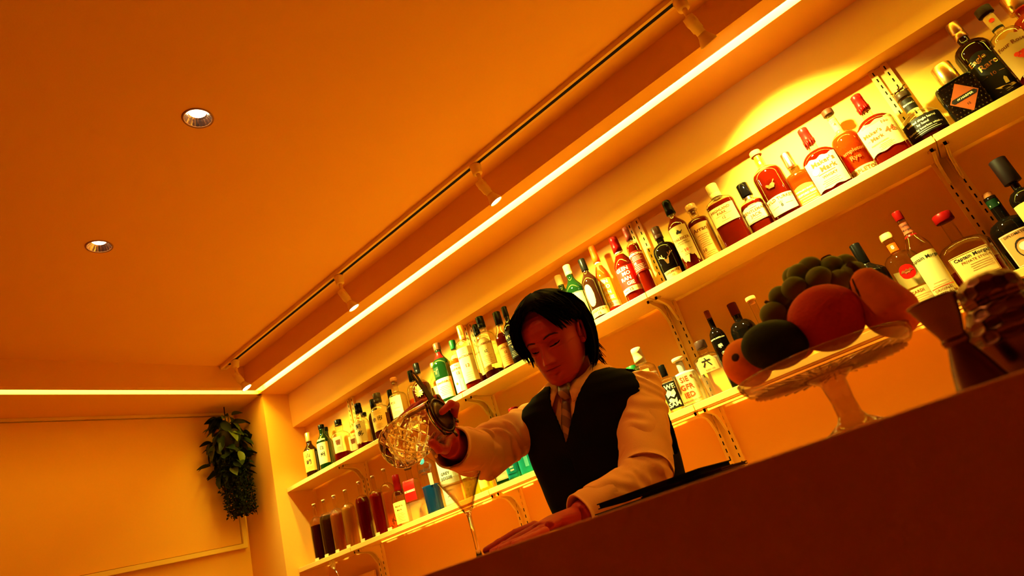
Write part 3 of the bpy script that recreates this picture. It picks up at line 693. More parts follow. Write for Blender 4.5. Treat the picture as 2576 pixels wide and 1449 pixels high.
bottle(WH, 'round-bodied amber bottle with dark wooden stopper and script embossing, between the two red wax tops', (2169.8, 436), (2075.6, 280.4), FR + .022, .049, .50, .66, .26, 'round', None, L_amber, .60, (M_dwood, .07, 1.5), group=GA, rb=.92,
    labels=[D(z0=.02, z1=.16, hw=.052, m=M_cream, t=[('TEMPLETON', .0170, .66, 'b'), ('RYE', .0110, .24, 'b')]), D(z0=.70, z1=.86, hw=.018, m=M_cream, t=[('4', .014, .5, 'b')], lines=fine(.7, .9, 3, .009)),
            D(z0=.20, z1=.46, hw=.034, m=M_clearglass, shape='oval', name='script_embossing', t=[('Templeton', .017, .62, 'b'), ('Rye', .020, .30, 'b')])])
makers('squat amber bottle with red wax top and white label numbered 46', (2249.5, 392), (2152.9, 240.6), FR, [D(z0=.13, z1=.52, hw=.046, m=mat('paper_pale_yellow', (.56, .40, .14), .7, spec=.1), shape='ragged', t=[("Maker's", .0155, .66, 'b', -.016), ('Mark', .0160, .46, 'b', -.012), ('S IV', .004, .46, 'b', -.034), ('No', .013, .84, 'r', .024), ('46', .026, .52, 'r', .026), ('FRENCH OAKED', .0062, .28, 'b', -.012)], lines=fine(.06, .20, 4, .020))])
def horse(e, H, rneck, rot, rad, cs):           # small running horse and rider on the stopper
    g = G(); z = H; q = lambda x, zz: rot(x, 0, z + zz)
    g.tube([q(-.012, .012), q(0, .0135), q(.011, .014)], [.0035, .0042, .0038], 8)
    g.tube([q(.009, .014), q(.016, .020), q(.021, .0185)], [.0032, .0024, .0018], 8)
    for a, b in ((-.011, -.021), (-.008, -.016), (.009, .019), (.012, .023)): g.tube([q(a, .012), q((a + b) / 2, .006), q(b, .004)], [.0018, .0013, .0010], 6)
    g.tube([q(-.014, .013), q(-.022, .016), q(-.026, .012)], [.0016, .0012, .0006], 6)
    g.tube([q(-.001, .016), q(.004, .022), q(.007, .0235)], [.0026, .0024, .0018], 8)
    g.tube([q(0, -.001), q(0, .010)], [.0035, .0022], 8)
    g.make('horse_figure', mat('pewter', (.16, .08, .035), .3, metal=1), e, True)
bottle(WH, 'squat round bottle with a small metal horse on its stopper and black handwritten label', (2341, 350), (2274, 232), FR, .057, .38, .60, .30, 'round', None, L_dark, .30, (mat('stopper_dark', (.04, .018, .007), .35), .10, 1.25), group=GA, extra=horse,
    labels=[D(z0=.16, z1=.44, hw=.058, m=M_ink, t=[('bottled single barrel', .0095, .78, 'w'), ('by hand', .0095, .56, 'w'), ('Kentucky bourbon whiskey', .0085, .34, 'w')], lines=fine(.10, .20, 2, .036, 'w')), D(z0=.66, z1=.86, hw=.022, m=M_ink, name='neck_label', t=[('Blanton\'s', .0085, .55, 'w')])])
def harper(e, H, rneck, rot, rad, cs):          # raised diamond studs
    g = G()
    for j in range(9):
        for i in range(10):
            x = -.038 + i * .0085 + (j % 2) * .0042; z = .012 + j * .0115
            if abs(x) / .034 + abs(z - .056) / .036 < 1.02: continue
            y = -.0455 * .8
            g.sphere(rot(x, y - .0005, z), .0021, 6, 4)
    g.make('glass_studs', M_clearglass, e, True); 
bottle(WH, 'square dark decanter with a broad gold cap and diamond-shaped label', (2450, 282), (2370, 164), FR + .004, .046, .60, .66, .40, 'round', M_darkglass, L_dark, .58, (M_gold, .34, 1.30), n=7, asp=.8, group=GA, extra=harper,
    labels=[D(z0=.06, z1=.56, hw=.034, m=mat('label_copper', (.30, .06, .014), .4), shape='diamond', t=[('12', .0085, .26, 'k')], poly=[([[(-.030, 0), (-.026, -.0062), (.026, -.0062), (.030, 0), (.026, .0062), (-.026, .0062)]], .50, 'k')]),
            D(z0=.27, z1=.35, hw=.025, m=M_ink, name='name_band', t=[('I.W.HARPER', .0078, .5, 'w')])])
eagle = [[(-.020, .004), (-.004, .000), (.010, -.004), (.016, -.010), (.004, -.012), (-.012, -.004)], [(.004, .002), (.006, .018), (.010, .024), (.014, .018), (.013, .002)], [(.012, -.002), (.020, -.002), (.024, -.008), (.016, -.010)], [(-.018, -.012), (0, -.018), (.012, -.016), (0, -.012)]]
bottle(WH, 'tall dark bottle with brushed bronze cap, swirling script and a swooping bird', (2529.6, 232), (2396.8, 59), FR, .043, .62, .74, .30, 'round', M_brownglass, L_dark, .70, (mat('bronze_cap', (.34, .15, .055), .3, metal=.9), .19, 1.25), group=GA, capstyle='ring',
    labels=[D(z0=.04, z1=.56, hw=.044, m=M_ink, shape='arch', t=[('Eagle', .021, .86, 'g', -.008, .2), ('Rare', .024, .70, 'g', .006, .2), ('10', .014, .50, 'g', .002)], lines=[(.50, .007, 'g', .0006, -.018), (.50, .007, 'g', .0006, .022)], poly=[(eagle, .22, 'w', .006)])])
rose = [disc(.009, 0, 0, 9), disc(.006, .008, .004, 8), disc(.006, -.007, .005, 8), disc(.005, .002, -.008, 8)]
bottle(WH, 'clear bottle with dark cork top and a rose on its label, at the right edge', (2614, 193), (2474, 19.3), FR + .01, .046, .56, .66, .34, 'round', None, L_red, .30, (mat('cap_dark_cork', (.02, .006, .003), .6), .09, 1.5), group=GA,
    labels=[D(z0=.10, z1=.54, hw=.040, m=M_cream, shape='ragged', t=[('Four Roses', .0150, .80, 'b')], poly=[(rose, .45, 'r')]), D(z0=.72, z1=.88, hw=.020, m=M_cream, name='neck_label', poly=[([disc(.006)], .55, 'r')]), D(z0=.69, z1=.72, hw=.022, m=M_ink, name='neck_band')])
bottle(WH, 'orange bottle with broad gold cap in the top right corner', (2680, 150), (2548, -15), FR + .004, .043, .60, .72, .40, 'round', None, L_orange, .80, (M_gold, .20, 1.5), group=GA)
# ---- lower shelf, from the corner to the right
def infusion(lab, b, t, col, lv, r=.034, hidden=None):
    def bits(e, H, rneck, rot, rad, cs):
        g = G(); rnd = random.Random(int(b[0]))
        for i in range(4):
            x = rnd.uniform(-.016, .016); z = .012 + rnd.random() * .03
            g.tube([(x, rnd.uniform(-.01, .01), z), (x + rnd.uniform(-.012, .012), rnd.uniform(-.01, .01), z + rnd.uniform(.01, .03))], [.003, .0018], 6)
        g.make('fruit_pieces', mat('infused_fruit', (.25, .06, .015), .6), e, True)
    bottle('infusion_bottle', lab, b, t, 1.936, r, .62, .76, .24, 'round', None, col, lv, (mat('pourer_tip', (.7, .45, .2), .3), .035, 1.15), group='unlabelled infusion bottles on the lower shelf', z=ZS2, extra=bits, capstyle='stopper')
infusion('unlabelled clear bottle two-thirds full of dark red infusion, nearest the corner', (801.4, 1402.7), (783.3, 1270.4), liquid_mat('inf_a', (.07, .003, .001), .65), .60)
infusion('unlabelled clear bottle of brown infusion, second from the corner', (825.4, 1392), (807.4, 1260), liquid_mat('inf_b', (.07, .013, .002), .65), .70)
infusion('unlabelled clear bottle of cloudy amber infusion, third from the corner', (853, 1382), (833, 1249), liquid_mat('inf_c', (.50, .13, .012), .5), .66)
infusion('unlabelled clear bottle of pale gold infusion, fourth from the corner', (885.6, 1370), (859, 1236.4), liquid_mat('inf_d', (.62, .28, .03), .4), .68)
infusion('unlabelled clear bottle full of deep red infusion, fifth from the corner', (921.6, 1361.5), (895, 1214.6), liquid_mat('inf_e', (.20, .0015, .001), .6), .70)
infusion('unlabelled clear bottle of bright red infusion, sixth from the corner', (956, 1344), (931, 1200), liquid_mat('inf_f', (.34, .004, .002), .55), .68)
infusion('unlabelled clear bottle, almost empty, seventh from the corner', (982, 1332), (961.6, 1180.6), liquid_mat('inf_g', (.85, .35, .06), .12), .60)
for i, (px, py) in enumerate([(795.4, 1403.6), (819.4, 1392.4), (846.5, 1381.3), (874.4, 1370), (910.5, 1354.3), (948, 1340), (978.7, 1327.4)]):
    p = P(px, py, 1.889); o = box('tag_card', -.011, .011, -.0012, .0012, 0, .013, M_paper, None, .0008)
    o.location = (p.x, 1.892, ZS2); o.rotation_euler = (math.radians(-8), 0, math.radians(18))
    tag(o, 'small white tag card before the %s infusion bottle' % ('dark red corner', 'brown', 'cloudy amber', 'pale gold', 'full deep red', 'bright red', 'almost empty')[i], 'name tag', 'small white tag cards')
S2 = D(z=ZS2, group=GB)
bottle('liquor_bottle', 'small yellow-labelled bottle with a dark red wax top, right of the infusion bottles', (1007.6, 1318.6), (990, 1197), FR, .036, .50, .72, .26, 'round', None, L_clear, .3, (M_dred, .40, 1.7), capstyle='taper', labels=[D(z0=.05, z1=.46, hw=.032, m=mat('paper_yellow', (.9, .70, .15), .6), t=[("Maker's", .011, .80, 'b'), ('Mark', .011, .62, 'b')], lines=fine(.1, .45, 6, .02))], **S2)
bottle('vodka_bottle', 'square-shouldered clear bottle with a bright red label', (1044, 1309), (1017.4, 1170), FR + .01, .038, .66, .72, .34, 'round', None, L_clear, .3, (M_dwood, .10, 1.3), n=3.6, labels=[D(z0=.34, z1=.70, hw=.026, m=mat('label_red', (.50, .005, .002), .5), t=[('SOBIESKI', .0125, .45, 'w')])], **S2)
bottle('vodka_bottle', 'tall clear bottle with a blue glass medallion and blue-tinted lower half', (1085, 1294), (1054, 1112), FR, .040, .66, .78, .32, 's', None, L_blue, .36, (M_silver, .14, 1.2), labels=[D(z0=.66, z1=.76, hw=.009, m=mat('blue_stone', (.01, .06, .12), .1), shape='oval', name='medallion'), D(z0=.50, z1=.62, hw=.030, m=M_clearglass, name='printed_name', t=[('CIROC', .018, .6, 'k'), ('VODKA', .008, .2, 'k')]), D(z0=.36, z1=.52, hw=.008, m=M_paper, off=32, name='back_label')], **S2)
flag = [[(-.008, -.003), (-.003, -.003), (-.003, .003), (-.008, .003)]]
bottle('vodka_bottle', 'frosted white bottle seen behind the left rim of the cocktail glass', (1137, 1273), (1098, 1105), FR + .006, .041, .66, .80, .34, 's', M_frost, L_clear, .5, (M_paper, .14, 1.2), labels=[D(z0=.28, z1=.62, hw=.034, m=M_frost, name='printed_name', t=[('GREY', .016, .50, 'k'), ('GOOSE', .016, .30, 'k')], poly=[([[(-.020, 0), (0, .008), (.018, .004), (.004, -.002)]], .78, 'k')]), D(z0=.08, z1=.24, hw=.022, m=M_frost, name='origin_print', lines=[(.3, .012, 'k'), (.8, .012, 'k')], poly=[(flag, .5, 'w', .002), (flag, .5, 'r', .008)])], **S2)
bottle('liqueur_bottle', 'yellow-green bottle seen through the cocktail glass', (1180, 1240), (1148, 1090), FR + .008, .036, .62, .80, .34, 's', None, L_lime, .7, (M_cream, .14, 1.2), labels=[D(z0=.3, z1=.6, hw=.03, m=M_paper, t=[('SOUR', .012, .5, 'r')])], **S2)
bottle('liqueur_bottle', 'narrow lime-yellow bottle between the cocktail glass and the white-labelled gin', (1214, 1225), (1184, 1085), FR, .030, .66, .80, .36, 's', None, L_lime, .75, (M_dgreen, .12, 1.2), labels=[D(z0=.06, z1=.34, hw=.024, m=mat('paper_lime', (.75, .75, .08), .6))], **S2)
bottle('gin_bottle', 'square bottle with a tall white framed label and black flared cap rising over the sleeve', (1243, 1217), (1246, 1057), FR, .036, .74, .82, .44, 'round', M_greenglass, None, .5, (M_black, .10, 1.35), n=6, capstyle='flare', labels=[D(z0=.06, z1=.70, hw=.026, m=M_paper, edge='b', t=[('LONDON', .009, .80, 'b'), ('DRY GIN', .009, .70, 'b')], lines=fine(.15, .6, 9, .016))], **S2)
bottle('gin_bottle', 'teal glass bottle with pale lettering, left one of two alike under the sleeve', (1270, 1203), (1275, 1060), FR, .037, .72, .80, .40, 'round', M_tealglass, None, .5, (M_dgreen, .10, 1.25), n=6, labels=[D(z0=.10, z1=.62, hw=.026, m=M_tealglass, name='printed_panel', t=[('BOMBAY', .012, .86, 'w'), ('SAPPHIRE', .010, .76, 'w'), ('DRY', .009, .2, 'w'), ('GIN', .009, .1, 'w')], poly=[([disc(.011, 0, 0, 12, .8, 1.4)], .48, 'w')])], **S2)
bottle('gin_bottle', 'teal glass bottle with red ribbed cap above the sleeve, right one of two alike', (1301, 1192), (1309, 1017), FR, .037, .66, .76, .40, 'round', M_tealglass, None, .5, (M_dred, .09, 1.4), n=6, capstyle='stopper', labels=[D(z0=.10, z1=.4, hw=.015, m=mat('paper_teal', (.1, .5, .5), .6), off=12)], **S2)
bottle('gin_bottle', 'dark green bottle with two white label bands, next to the teal pair', (1330, 1181), (1325, 1045), FR, .036, .70, .80, .36, 's', M_greenglass, None, .5, (M_dgreen, .10, 1.2), labels=[D(z0=.08, z1=.26, hw=.034, m=M_cream, lines=fine(.2, .8, 4, .02)), D(z0=.30, z1=.50, hw=.034, m=M_cream, lines=fine(.2, .8, 4, .02))], **S2)
bottle('gin_bottle', 'green bottle with wide dark green cap beside the bartender chest', (1357, 1170), (1358, 1003), FR, .036, .66, .76, .40, 'round', M_greenglass, None, .5, (M_dgreen, .08, 1.5), capstyle='stopper', **S2)
bottle('gin_bottle', 'green-capped bottle behind the bartender shoulder', (1630, 1052), (1582, 925.5), BK - .01, .038, .66, .78, .42, 's', M_clearglass, L_clear, .4, (M_green, .14, 1.5), **S2)
bottle('gin_bottle', 'tall clear bottle with white ringed cap just right of the bartender shoulder', (1655, 1050), (1592, 880), FR, .042, .68, .76, .34, 'round', None, L_clear, .6, (M_paper, .22, 1.25), capstyle='taper', labels=[D(z0=.12, z1=.66, hw=.04, m=M_cream, off=-20)], **S2)
camo = [[(-.016, .010), (-.006, .022), (.004, .014), (.014, .020), (.016, .004), (.006, -.006), (-.004, .002), (-.014, -.004)], [(-.014, -.010), (-.004, -.006), (.006, -.014), (.014, -.008), (.012, -.022), (-.012, -.020)]]
bottle('gin_bottle', 'clear bottle with black cap and bold black-printed front, left of the red-lettered white bottle', (1697, 1037), (1663.7, 919), FR, .036, .64, .72, .38, 'round', None, L_clear, .6, (M_black, .24, 1.15), n=3.2, labels=[D(z0=.06, z1=.60, hw=.024, m=M_ink, name='black_print', t=[('WE', .022, .82, 'w', .004), ('SAM', .022, .16, 'w')], poly=[(camo, .48, 'w')])], **S2)
bottle('gin_bottle', 'white bottle with wooden stopper and big red three-line lettering', (1743, 1016), (1695.7, 904.5), FR, .041, .64, .70, .30, 'round', M_frost, L_clear, .6, (mat('stopper_pale', (.80, .50, .2), .6), .10, 1.7), n=3.4, capstyle='stopper', labels=[D(z0=.06, z1=.62, hw=.034, m=M_paper, t=[('SIE', .024, .84, 'r'), ('GFR', .024, .57, 'r'), ('IED', .024, .30, 'r'), ('RHEINLAND DRY GIN', .0062, .10, 'b')], poly=[([disc(.005, 0, 0, 6)], .88, 'b', .026)])], **S2)
roku = [[(-.016, .002), (-.006, .006), (-.008, .010), (-.016, .008)], [(-.006, .006), (.018, .012), (.018, .014), (-.006, .008)], [(.000, .014), (.003, .018), (.004, .014), (.002, .010)], [(-.004, .000), (.001, .001), (-.007, -.018), (-.010, -.020)], [(.006, .002), (.010, .004), (.016, -.004), (.013, -.006)]]
bottle('gin_bottle', 'six-sided clear bottle with dark cap and cream label bearing one brush character', (1803, 990), (1755.4, 860.4), FR, .040, .66, .74, .36, 'round', None, L_clear, .62, (mat('cap_dark2', (.04, .015, .01), .3), .14, 1.3), n=4.5, labels=[D(z0=.40, z1=.68, hw=.031, m=M_cream, shape='notch', t=[('六', .030, .58, 'k'), ('ROKU GIN', .0062, .14, 'b', .004)])], **S2)
bottle('gin_bottle', 'black bottle with brown wooden stopper and vertical pale characters, right of the six-sided bottle', (1849, 973), (1777.4, 782), FR, .041, .62, .76, .34, 'round', M_darkglass, L_dark, .5, (mat('stopper_brown', (.25, .05, .014), .5), .10, 1.05), labels=[D(z0=.10, z1=.66, hw=.034, m=M_darkglass, name='printed_panel', t=[('KYOTO DISTILLERY', .0060, .94, 'w'), ('季', .015, .76, 'w'), ('の', .015, .60, 'w'), ('美', .015, .44, 'w'), ('KI NO BI', .0095, .24, 'w')], lines=[(.16, .016, 'w')])], **S2)
bottle('gin_bottle', 'black bottle with dull red top, standing behind the black one with vertical characters', (1905, 950), (1843, 762), BK, .041, .62, .76, .34, 'round', M_darkglass, L_dark, .5, (mat('wax_brown', (.10, .010, .004), .5), .16, 1.1), **S2)
bottle('gin_bottle', 'clear round-shouldered bottle with orange stopper and white label behind the fruit', (1955, 925), (1885.7, 747.7), FR, .044, .58, .62, .26, 'round', None, L_clear, .5, (mat('stopper_amber', (.80, .30, .08), .3), .08, 1.35), capstyle='stopper', labels=[D(z0=.2, z1=.54, hw=.042, m=M_paper, t=[('KYOTO', .008, .8, 'b'), ('DRY GIN', .007, .68, 'b')])], **S2)
bottle('rum_bottle', 'dark-banded stopper of a clear bottle behind the grapes', (2160, 850), (2090, 640), BK, .040, .62, .76, .34, 'round', None, L_clear, .4, (mat('cap_band', (.05, .02, .01), .4), .08, 1.2), **S2)
bottle('rum_bottle', 'black bottle with red lower label right of the grapes', (2235, 805), (2155.8, 611.9), FR + .004, .040, .60, .74, .32, 's', M_darkglass, L_dark, .5, (M_black, .26, 1.1), labels=[D(z0=.30, z1=.50, hw=.036, m=M_ink, name='black_label', poly=[([[(-.006, -.006), (.006, -.006), (.010, .008), (.003, .002), (0, .010), (-.003, .002), (-.010, .008)]], .5, 'g')]), D(z0=.14, z1=.30, hw=.036, m=mat('label_red2', (.80, .03, .01), .5), shape='arch', t=[('unos', .022, .45, 'w')])], **S2)
bat = [[(-.016, 0), (-.010, .007), (-.004, .004), (0, .008), (.004, .004), (.010, .007), (.016, 0), (.008, -.001), (.004, -.006), (0, -.003), (-.004, -.006), (-.008, -.001)]]
bottle('rum_bottle', 'clear rum bottle with a round red seal, orange neck seal and large 8', (2328, 766), (2219.6, 593), FR, .043, .62, .74, .30, 'round', None, L_dark, .22, (mat('cap_gold2', (.85, .45, .12), .4), .08, 1.35), labels=[D(z0=.38, z1=.55, hw=.0195, m=M_red, shape='oval', name='red_seal', poly=[(bat, .5, 'b')]), D(z0=.34, z1=.56, hw=.038, m=M_cream, name='back_label', off=180), D(z0=.10, z1=.26, hw=.042, m=M_cream, t=[('BACARDI', .0105, .74, 'b', -.010), ('8', .024, .58, 'r', .028)], lines=fine(.15, .45, 3, .022)), D(z0=.76, z1=.86, hw=.013, m=M_orange, name='neck_seal', t=[('8', .015, .5, 'w')])], **S2)
bottle('rum_bottle', 'tall clear rum bottle with dark red cap and neck rings and a cream label', (2377.5, 738), (2257, 532), FR + .022, .041, .56, .78, .34, 's', None, L_gold, .30, (M_dred, .10, 1.1), labels=[D(z0=.02, z1=.50, hw=.036, m=mat('paper_pale_yellow', (.56, .40, .14), .7, spec=.1), t=[('Captain Morgan', .0125, .88, 'k'), ('ORIGINAL', .0100, .16, 'b'), ('SPICED RUM', .0105, .07, 'b')], lines=[(.22, .03, 'r', .001)] + fine(.26, .32, 2, .02)), D(z0=.70, z1=.72, hw=.02, m=M_dred, name='neck_ring'), D(z0=.74, z1=.86, hw=.016, m=mat('neck_brown', (.25, .05, .02), .5), name='neck_label', t=[('Captain', .0075, .75, 'k'), ('Morgan', .0075, .35, 'k')])], **S2)
bottle('rum_bottle', 'wide clear decanter-shaped rum bottle with dark red stopper and slanted script label', (2475, 708), (2371.7, 536.5), FR, .060, .48, .62, .24, 'round', None, L_red, .26, (M_dred, .11, 1.6), n=2.6, asp=.8, labels=[D(z0=.10, z1=.42, hw=.044, m=M_cream, edge='b', t=[('Captain Morgan', .0125, .84, 'k', .006), ('PRIVATE STOCK', .0090, .66, 'b', .010)], lines=[(.52, .022, 'b', .0005, .014), (.44, .024, 'b', .0005, .014), (.36, .022, 'b', .0005, .014), (.28, .024, 'b', .0005, .014)])], **S2)
ring_ = [[(.020 * math.cos(a), .026 * math.sin(a)), (.020 * math.cos(a + .4), .026 * math.sin(a + .4)), (.017 * math.cos(a + .4), .023 * math.sin(a + .4)), (.017 * math.cos(a), .023 * math.sin(a))] if 0 else [(.020 * math.cos(a), .026 * math.sin(a)), (.020 * math.cos(a + .4), .026 * math.sin(a + .4)), (.017 * math.cos(a + .4), .022 * math.sin(a + .4)), (.017 * math.cos(a), .022 * math.sin(a))] for a in [k * .3927 for k in range(16)]]
bottle('rum_bottle', 'squat dark green bottle with cork and framed portrait-style label at the right edge', (2590, 668), (2500, 478), FR, .050, .50, .64, .30, 'round', M_darkglass, None, .5, (M_cork, .07, .85), labels=[D(z0=.04, z1=.44, hw=.040, m=mat('paper_bronze', (.38, .16, .05), .5), edge='w', t=[('DIPLOMATICO', .0085, .90, 'k')], poly=[(ring_, .45, 'k'), ([disc(.011, 0, .004), [(-.013, -.020), (.013, -.020), (.008, -.008), (-.008, -.008)]], .45, 'w')]), D(z0=.80, z1=.90, hw=.018, m=M_dgreen, name='neck_label', poly=[([[(-.010, -.002), (.010, -.002), (.010, .002), (-.010, .002)]], .3, 'w')])], **S2)
bottle('rum_bottle', 'black bottle with a blunt dark wax top and cream label, cut by the right edge', (2665, 640), (2522.5, 394.5), FR + .01, .043, .56, .66, .28, 'round', M_darkglass, None, .5, (mat('wax_dark', (.007, .001, .001), .6), .26, 2.2), labels=[D(z0=.22, z1=.52, hw=.040, m=M_cream)], **S2)

# ------------------------------------------------------------------ counters
ZTOP = Z(.0076)
tag(box('bar_counter', -2.7, 1.85, .42, 1.16, 0, ZTOP, mat('counter_wood', (.95, .42, .13), .6, spec=.05, var=.12, bscale=9), None, .0008), 'dark reddish-brown bar counter with a plain front along the bottom of the photo', 'bar counter')
tag(box('added_back_counter', -2.98, 1.85, 1.66, 2.05, 0, Z(-.16), mat('added_counter_top', (.30, .13, .035), .5), None, .003), 'unseen work counter added below the shelves for the light it bounces', 'counter')  # unseen counter, added for the light its top throws back up
# board and slotted spoon below the left end of the lower shelf
p = P(905, 1449, 2.03)
e = box('wall_board', -.10, .135, -.008, .008, -.26, .035, M_wall, None, .002)
e.location = (-2.737, 2.03, Z(.095))
g = G(); g.lathe([(.004, .0), (.004, .002)], 12, lambda r, a, z: (.075 + r * math.cos(a), -.0085 - z, .005 + r * math.sin(a)))
g.lathe([(.003, .0), (.003, .002)], 12, lambda r, a, z: (.082 + r * math.cos(a), -.0085 - z, -.03 + r * math.sin(a)))
g.make('screw_heads', M_slot, e)['kind'] = 'stuff'
tag(e, 'pale board with two dark screws below the lower shelf near the corner', 'board')
def slotted_spoon():
    c = P(838, 1420, 1.90); e = empty('slotted_strainer', c)
    g = G(); nu, nv = 16, 12; vs = []; fs = []
    up = Vector((-.35, 0, .94)).normalized(); rt = Vector((.94, 0, .35)).normalized()
    def pt(u, v):                    # spade outline
        wd = .025 * (1 - .25 * v) if v < .55 else .025 * (.8625 - (v - .55) * 1.55)
        return rt * (u * max(.003, wd)) - up * (v * .050 - .024) + Vector((0, -.004 * (1 - u * u), 0))
    for j in range(nv + 1):
        for i in range(nu + 1): vs.append(pt(-1 + 2 * i / nu, j / nv))
    for j in range(nv):
        for i in range(nu):
            if 1 <= j <= 5 and 2 <= i <= 13 and i % 2 == 0 and j % 2 == 1: continue
            fs.append((j * (nu + 1) + i, j * (nu + 1) + i + 1, (j + 1) * (nu + 1) + i + 1, (j + 1) * (nu + 1) + i))
    g.add(vs, fs); b = g.make('perforated_blade', mat('polished_spoon', (.95, .80, .40), .3, metal=.15), e, True)
    md = b.modifiers.new('s', 'SOLIDIFY'); md.thickness = .0012
    g = G(); a = -up * .025; g.tube([a, a - up * .03 + rt * .006, a - up * .16 + rt * .012], [.0035, .0026, .0024], 8); g.make('handle', M_chrome, e, True)
    tag(e, 'shiny perforated strainer blade standing in front of the pale board, bottom left', 'strainer')
slotted_spoon()
# ------------------------------------------------------------------ hanging plant in the corner
def plant():
    rnd = random.Random(3)
    base = Vector((-3.19, 1.70, Z(1.01)))
    e = empty('hanging_plant', base)
    m1 = mat('leaf_dark', (.008, .016, .002), .5, spec=.2, var=.5, bscale=30); m2 = mat('leaf_pale', (.07, .09, .008), .45, spec=.3, var=.4, bscale=40); m3 = mat('leaf_fine', (.006, .010, .002), .6, spec=.15)
    g = G(); g.lathe([(.045, -.10), (.060, -.04), (.065, .02), (.060, .03)], 20); g.make('pot', mat('pot_dark', (.02, .012, .006), .6), e, True)
    g = G(); g.tube([(0, 0, .02), (0, 0, .18), (-.02, .03, .22)], .0025, 6); g.make('hook_wire', M_black, e)
    def leafgeo(L, W):
        vs = []; n = 6
        for i in range(n + 1):
            t = i / n; wv = W * math.sin(PI * min(1, t * .93 + .05)) ** .8 * (1 - .3 * t); zz = -.25 * L * t * t
            vs += [(-wv, L * t, zz + wv * .35), (0, L * t, zz), (wv, L * t, zz + wv * .35)]
        fs = []
        for i in range(n):
            a = 3 * i; fs += [(a, a + 1, a + 4, a + 3), (a + 1, a + 2, a + 5, a + 4)]
        return vs, fs
    protos = []
    for k, (L, W, m) in enumerate(((.085, .024, m1), (.070, .022, m1), (.080, .024, m2))):
        vs, fs = leafgeo(L, W); o = mk('leaf', vs, fs, m, e, True); protos.append(o)
    n = 0
    for i in range(175):
        pr = protos[0 if n % 5 in (0, 2) else (2 if n % 5 == 3 else 1)]; n += 1
        o = pr if i < 0 else pr.copy(); COL.objects.link(o) if o.name not in COL.objects else None
        o.parent = e
        t = rnd.random(); a = rnd.uniform(0, 2 * PI)
        rr = rnd.uniform(.03, .095) * (1.05 if .25 < t < .8 else .7)
        o.location = (rr * math.cos(a) * .8, rr * math.sin(a), .12 - .34 * t)
        o.rotation_euler = (rnd.uniform(-1.5, .1), rnd.uniform(-.6, .6), a - PI / 2 + rnd.uniform(-.5, .5)); s_ = rnd.uniform(.7, 1.15); o.scale = (s_, s_, s_)
    for o in protos: bpy.data.objects.remove(o)
    g = G()
    for i in range(2600):                    # the fine foliage hanging below
        t = rnd.random() ** .8; a = rnd.uniform(0, 2 * PI); rr = rnd.random() ** .5 * (.095 - .04 * abs(t - .4))
        c = Vector((rr * math.cos(a) * .8 + .01 * t, rr * math.sin(a) + .03 * t, -.06 - .36 * t))
        q = Quaternion(Vector((rnd.gauss(0, 1), rnd.gauss(0, 1), rnd.gauss(0, 1))).normalized(), rnd.uniform(0, 6)); L = rnd.uniform(.012, .022); W = L * .32
        g.add([c + q @ Vector(v) for v in ((0, 0, 0), (-W, L * .5, .002), (0, L, 0), (W, L * .5, .002))], [(0, 1, 2, 3)])
    for i in range(34):
        a = rnd.uniform(0, 2 * PI); rr = rnd.uniform(.02, .08); z1 = rnd.uniform(-.44, -.3)
        g.tube([(rr * .5 * math.cos(a), rr * .5 * math.sin(a), -.02), (rr * math.cos(a) * .8, rr * math.sin(a), -.15), (rr * math.cos(a) * .8 + .01, rr * math.sin(a) + .03, z1)], .0012, 4)
    o = g.make('fine_foliage', m3, e); o['kind'] = 'stuff'
    tag(e, 'dark trailing plant with broad variegated leaves hanging in the corner', 'plant')
plant()
# ------------------------------------------------------------------ fruit on the glass stand
M_crys = thin_glass('crystal', (.93, .80, .66), rough=.06, refl=1.5, body=.24, bodycol=(.5, .2, .06))
def cake_stand():
    c = P(2085, 885, .80); c2 = P(2140, 1095, .80); x, y = -.140, .80
    zp = Z(.086)
    e = empty('glass_cake_stand', (x, y, ZTOP)); h = zp - ZTOP
    RP = .112
    g = G()
    prof = [(.004, h - .006), (.04, h - .006), (.085, h - .005), (.104, h - .002), (.111, h + .006), (.1135, h + .013), (.112, h + .0145), (.1095, h + .012), (.105, h + .004), (.09, h + .0005), (.04, h), (.004, h)]
    prof = [(a * .905, b) for a, b in prof]
    g.lathe(prof, 72)
    g.make('plate', M_crys, e, True)
    g = G()
    for i in range(40):                      # cut pattern under the plate
        a = 2 * PI * i / 40
        g.tube([(.035 * math.cos(a), .035 * math.sin(a), h - .0072), (.088 * math.cos(a + .12), .088 * math.sin(a + .12), h - .0066)], [.0009, .0014], 5)
    o = g.make('cut_rays', M_crys, e, True); o['kind'] = 'stuff'
    g = G(); g.lathe([(.045, 0), (.046, .003), (.030, .008), (.017, .016), (.0135, .022), (.0125, h * .5), (.0145, h * .78), (.022, h - .012), (.030, h - .0065)], 48); g.make('foot', M_crys, e, True)
    tag(e, 'clear pressed glass cake stand carrying the fruit', 'cake stand')
    return x, y, zp
CX, CY, CZ = cake_stand()
def fruit_mat(n, c, sc=160, st=.25): return mat(n, c, .65, spec=.05, bump=st, bscale=sc, var=.12)
def ball(name, label, cat, c, r, m, sc=(1, 1, 1), rot=None, extra=None, nu=40, nv=24):
    e = empty(name, c); g = G(); g.sphere((0, 0, 0), r, nu, nv, 0, sc, rot); g.make('flesh', m, e, True)
    if extra: extra(e, r)
    return tag(e, label, cat)
def pos(px, py, y): return P(px, py, y)
def dimple(dirv, m, k=.10):
    def f(e, r):
        d = Vector(dirv).normalized(); g = G(); q = d.to_track_quat('Z', 'Y').to_matrix()
        g.lathe([(r * k * 1.2, r * .975), (r * k, r * .995), (r * k * .5, r * 1.01), (r * .01, r * 1.012)], 12, lambda ra, a, z: q @ Vector((ra * math.cos(a), ra * math.sin(a), z))); g.make('stem_scar', m, e, True)
    return f
M_scar = mat('fruit_scar', (.05, .02, .008), .8)
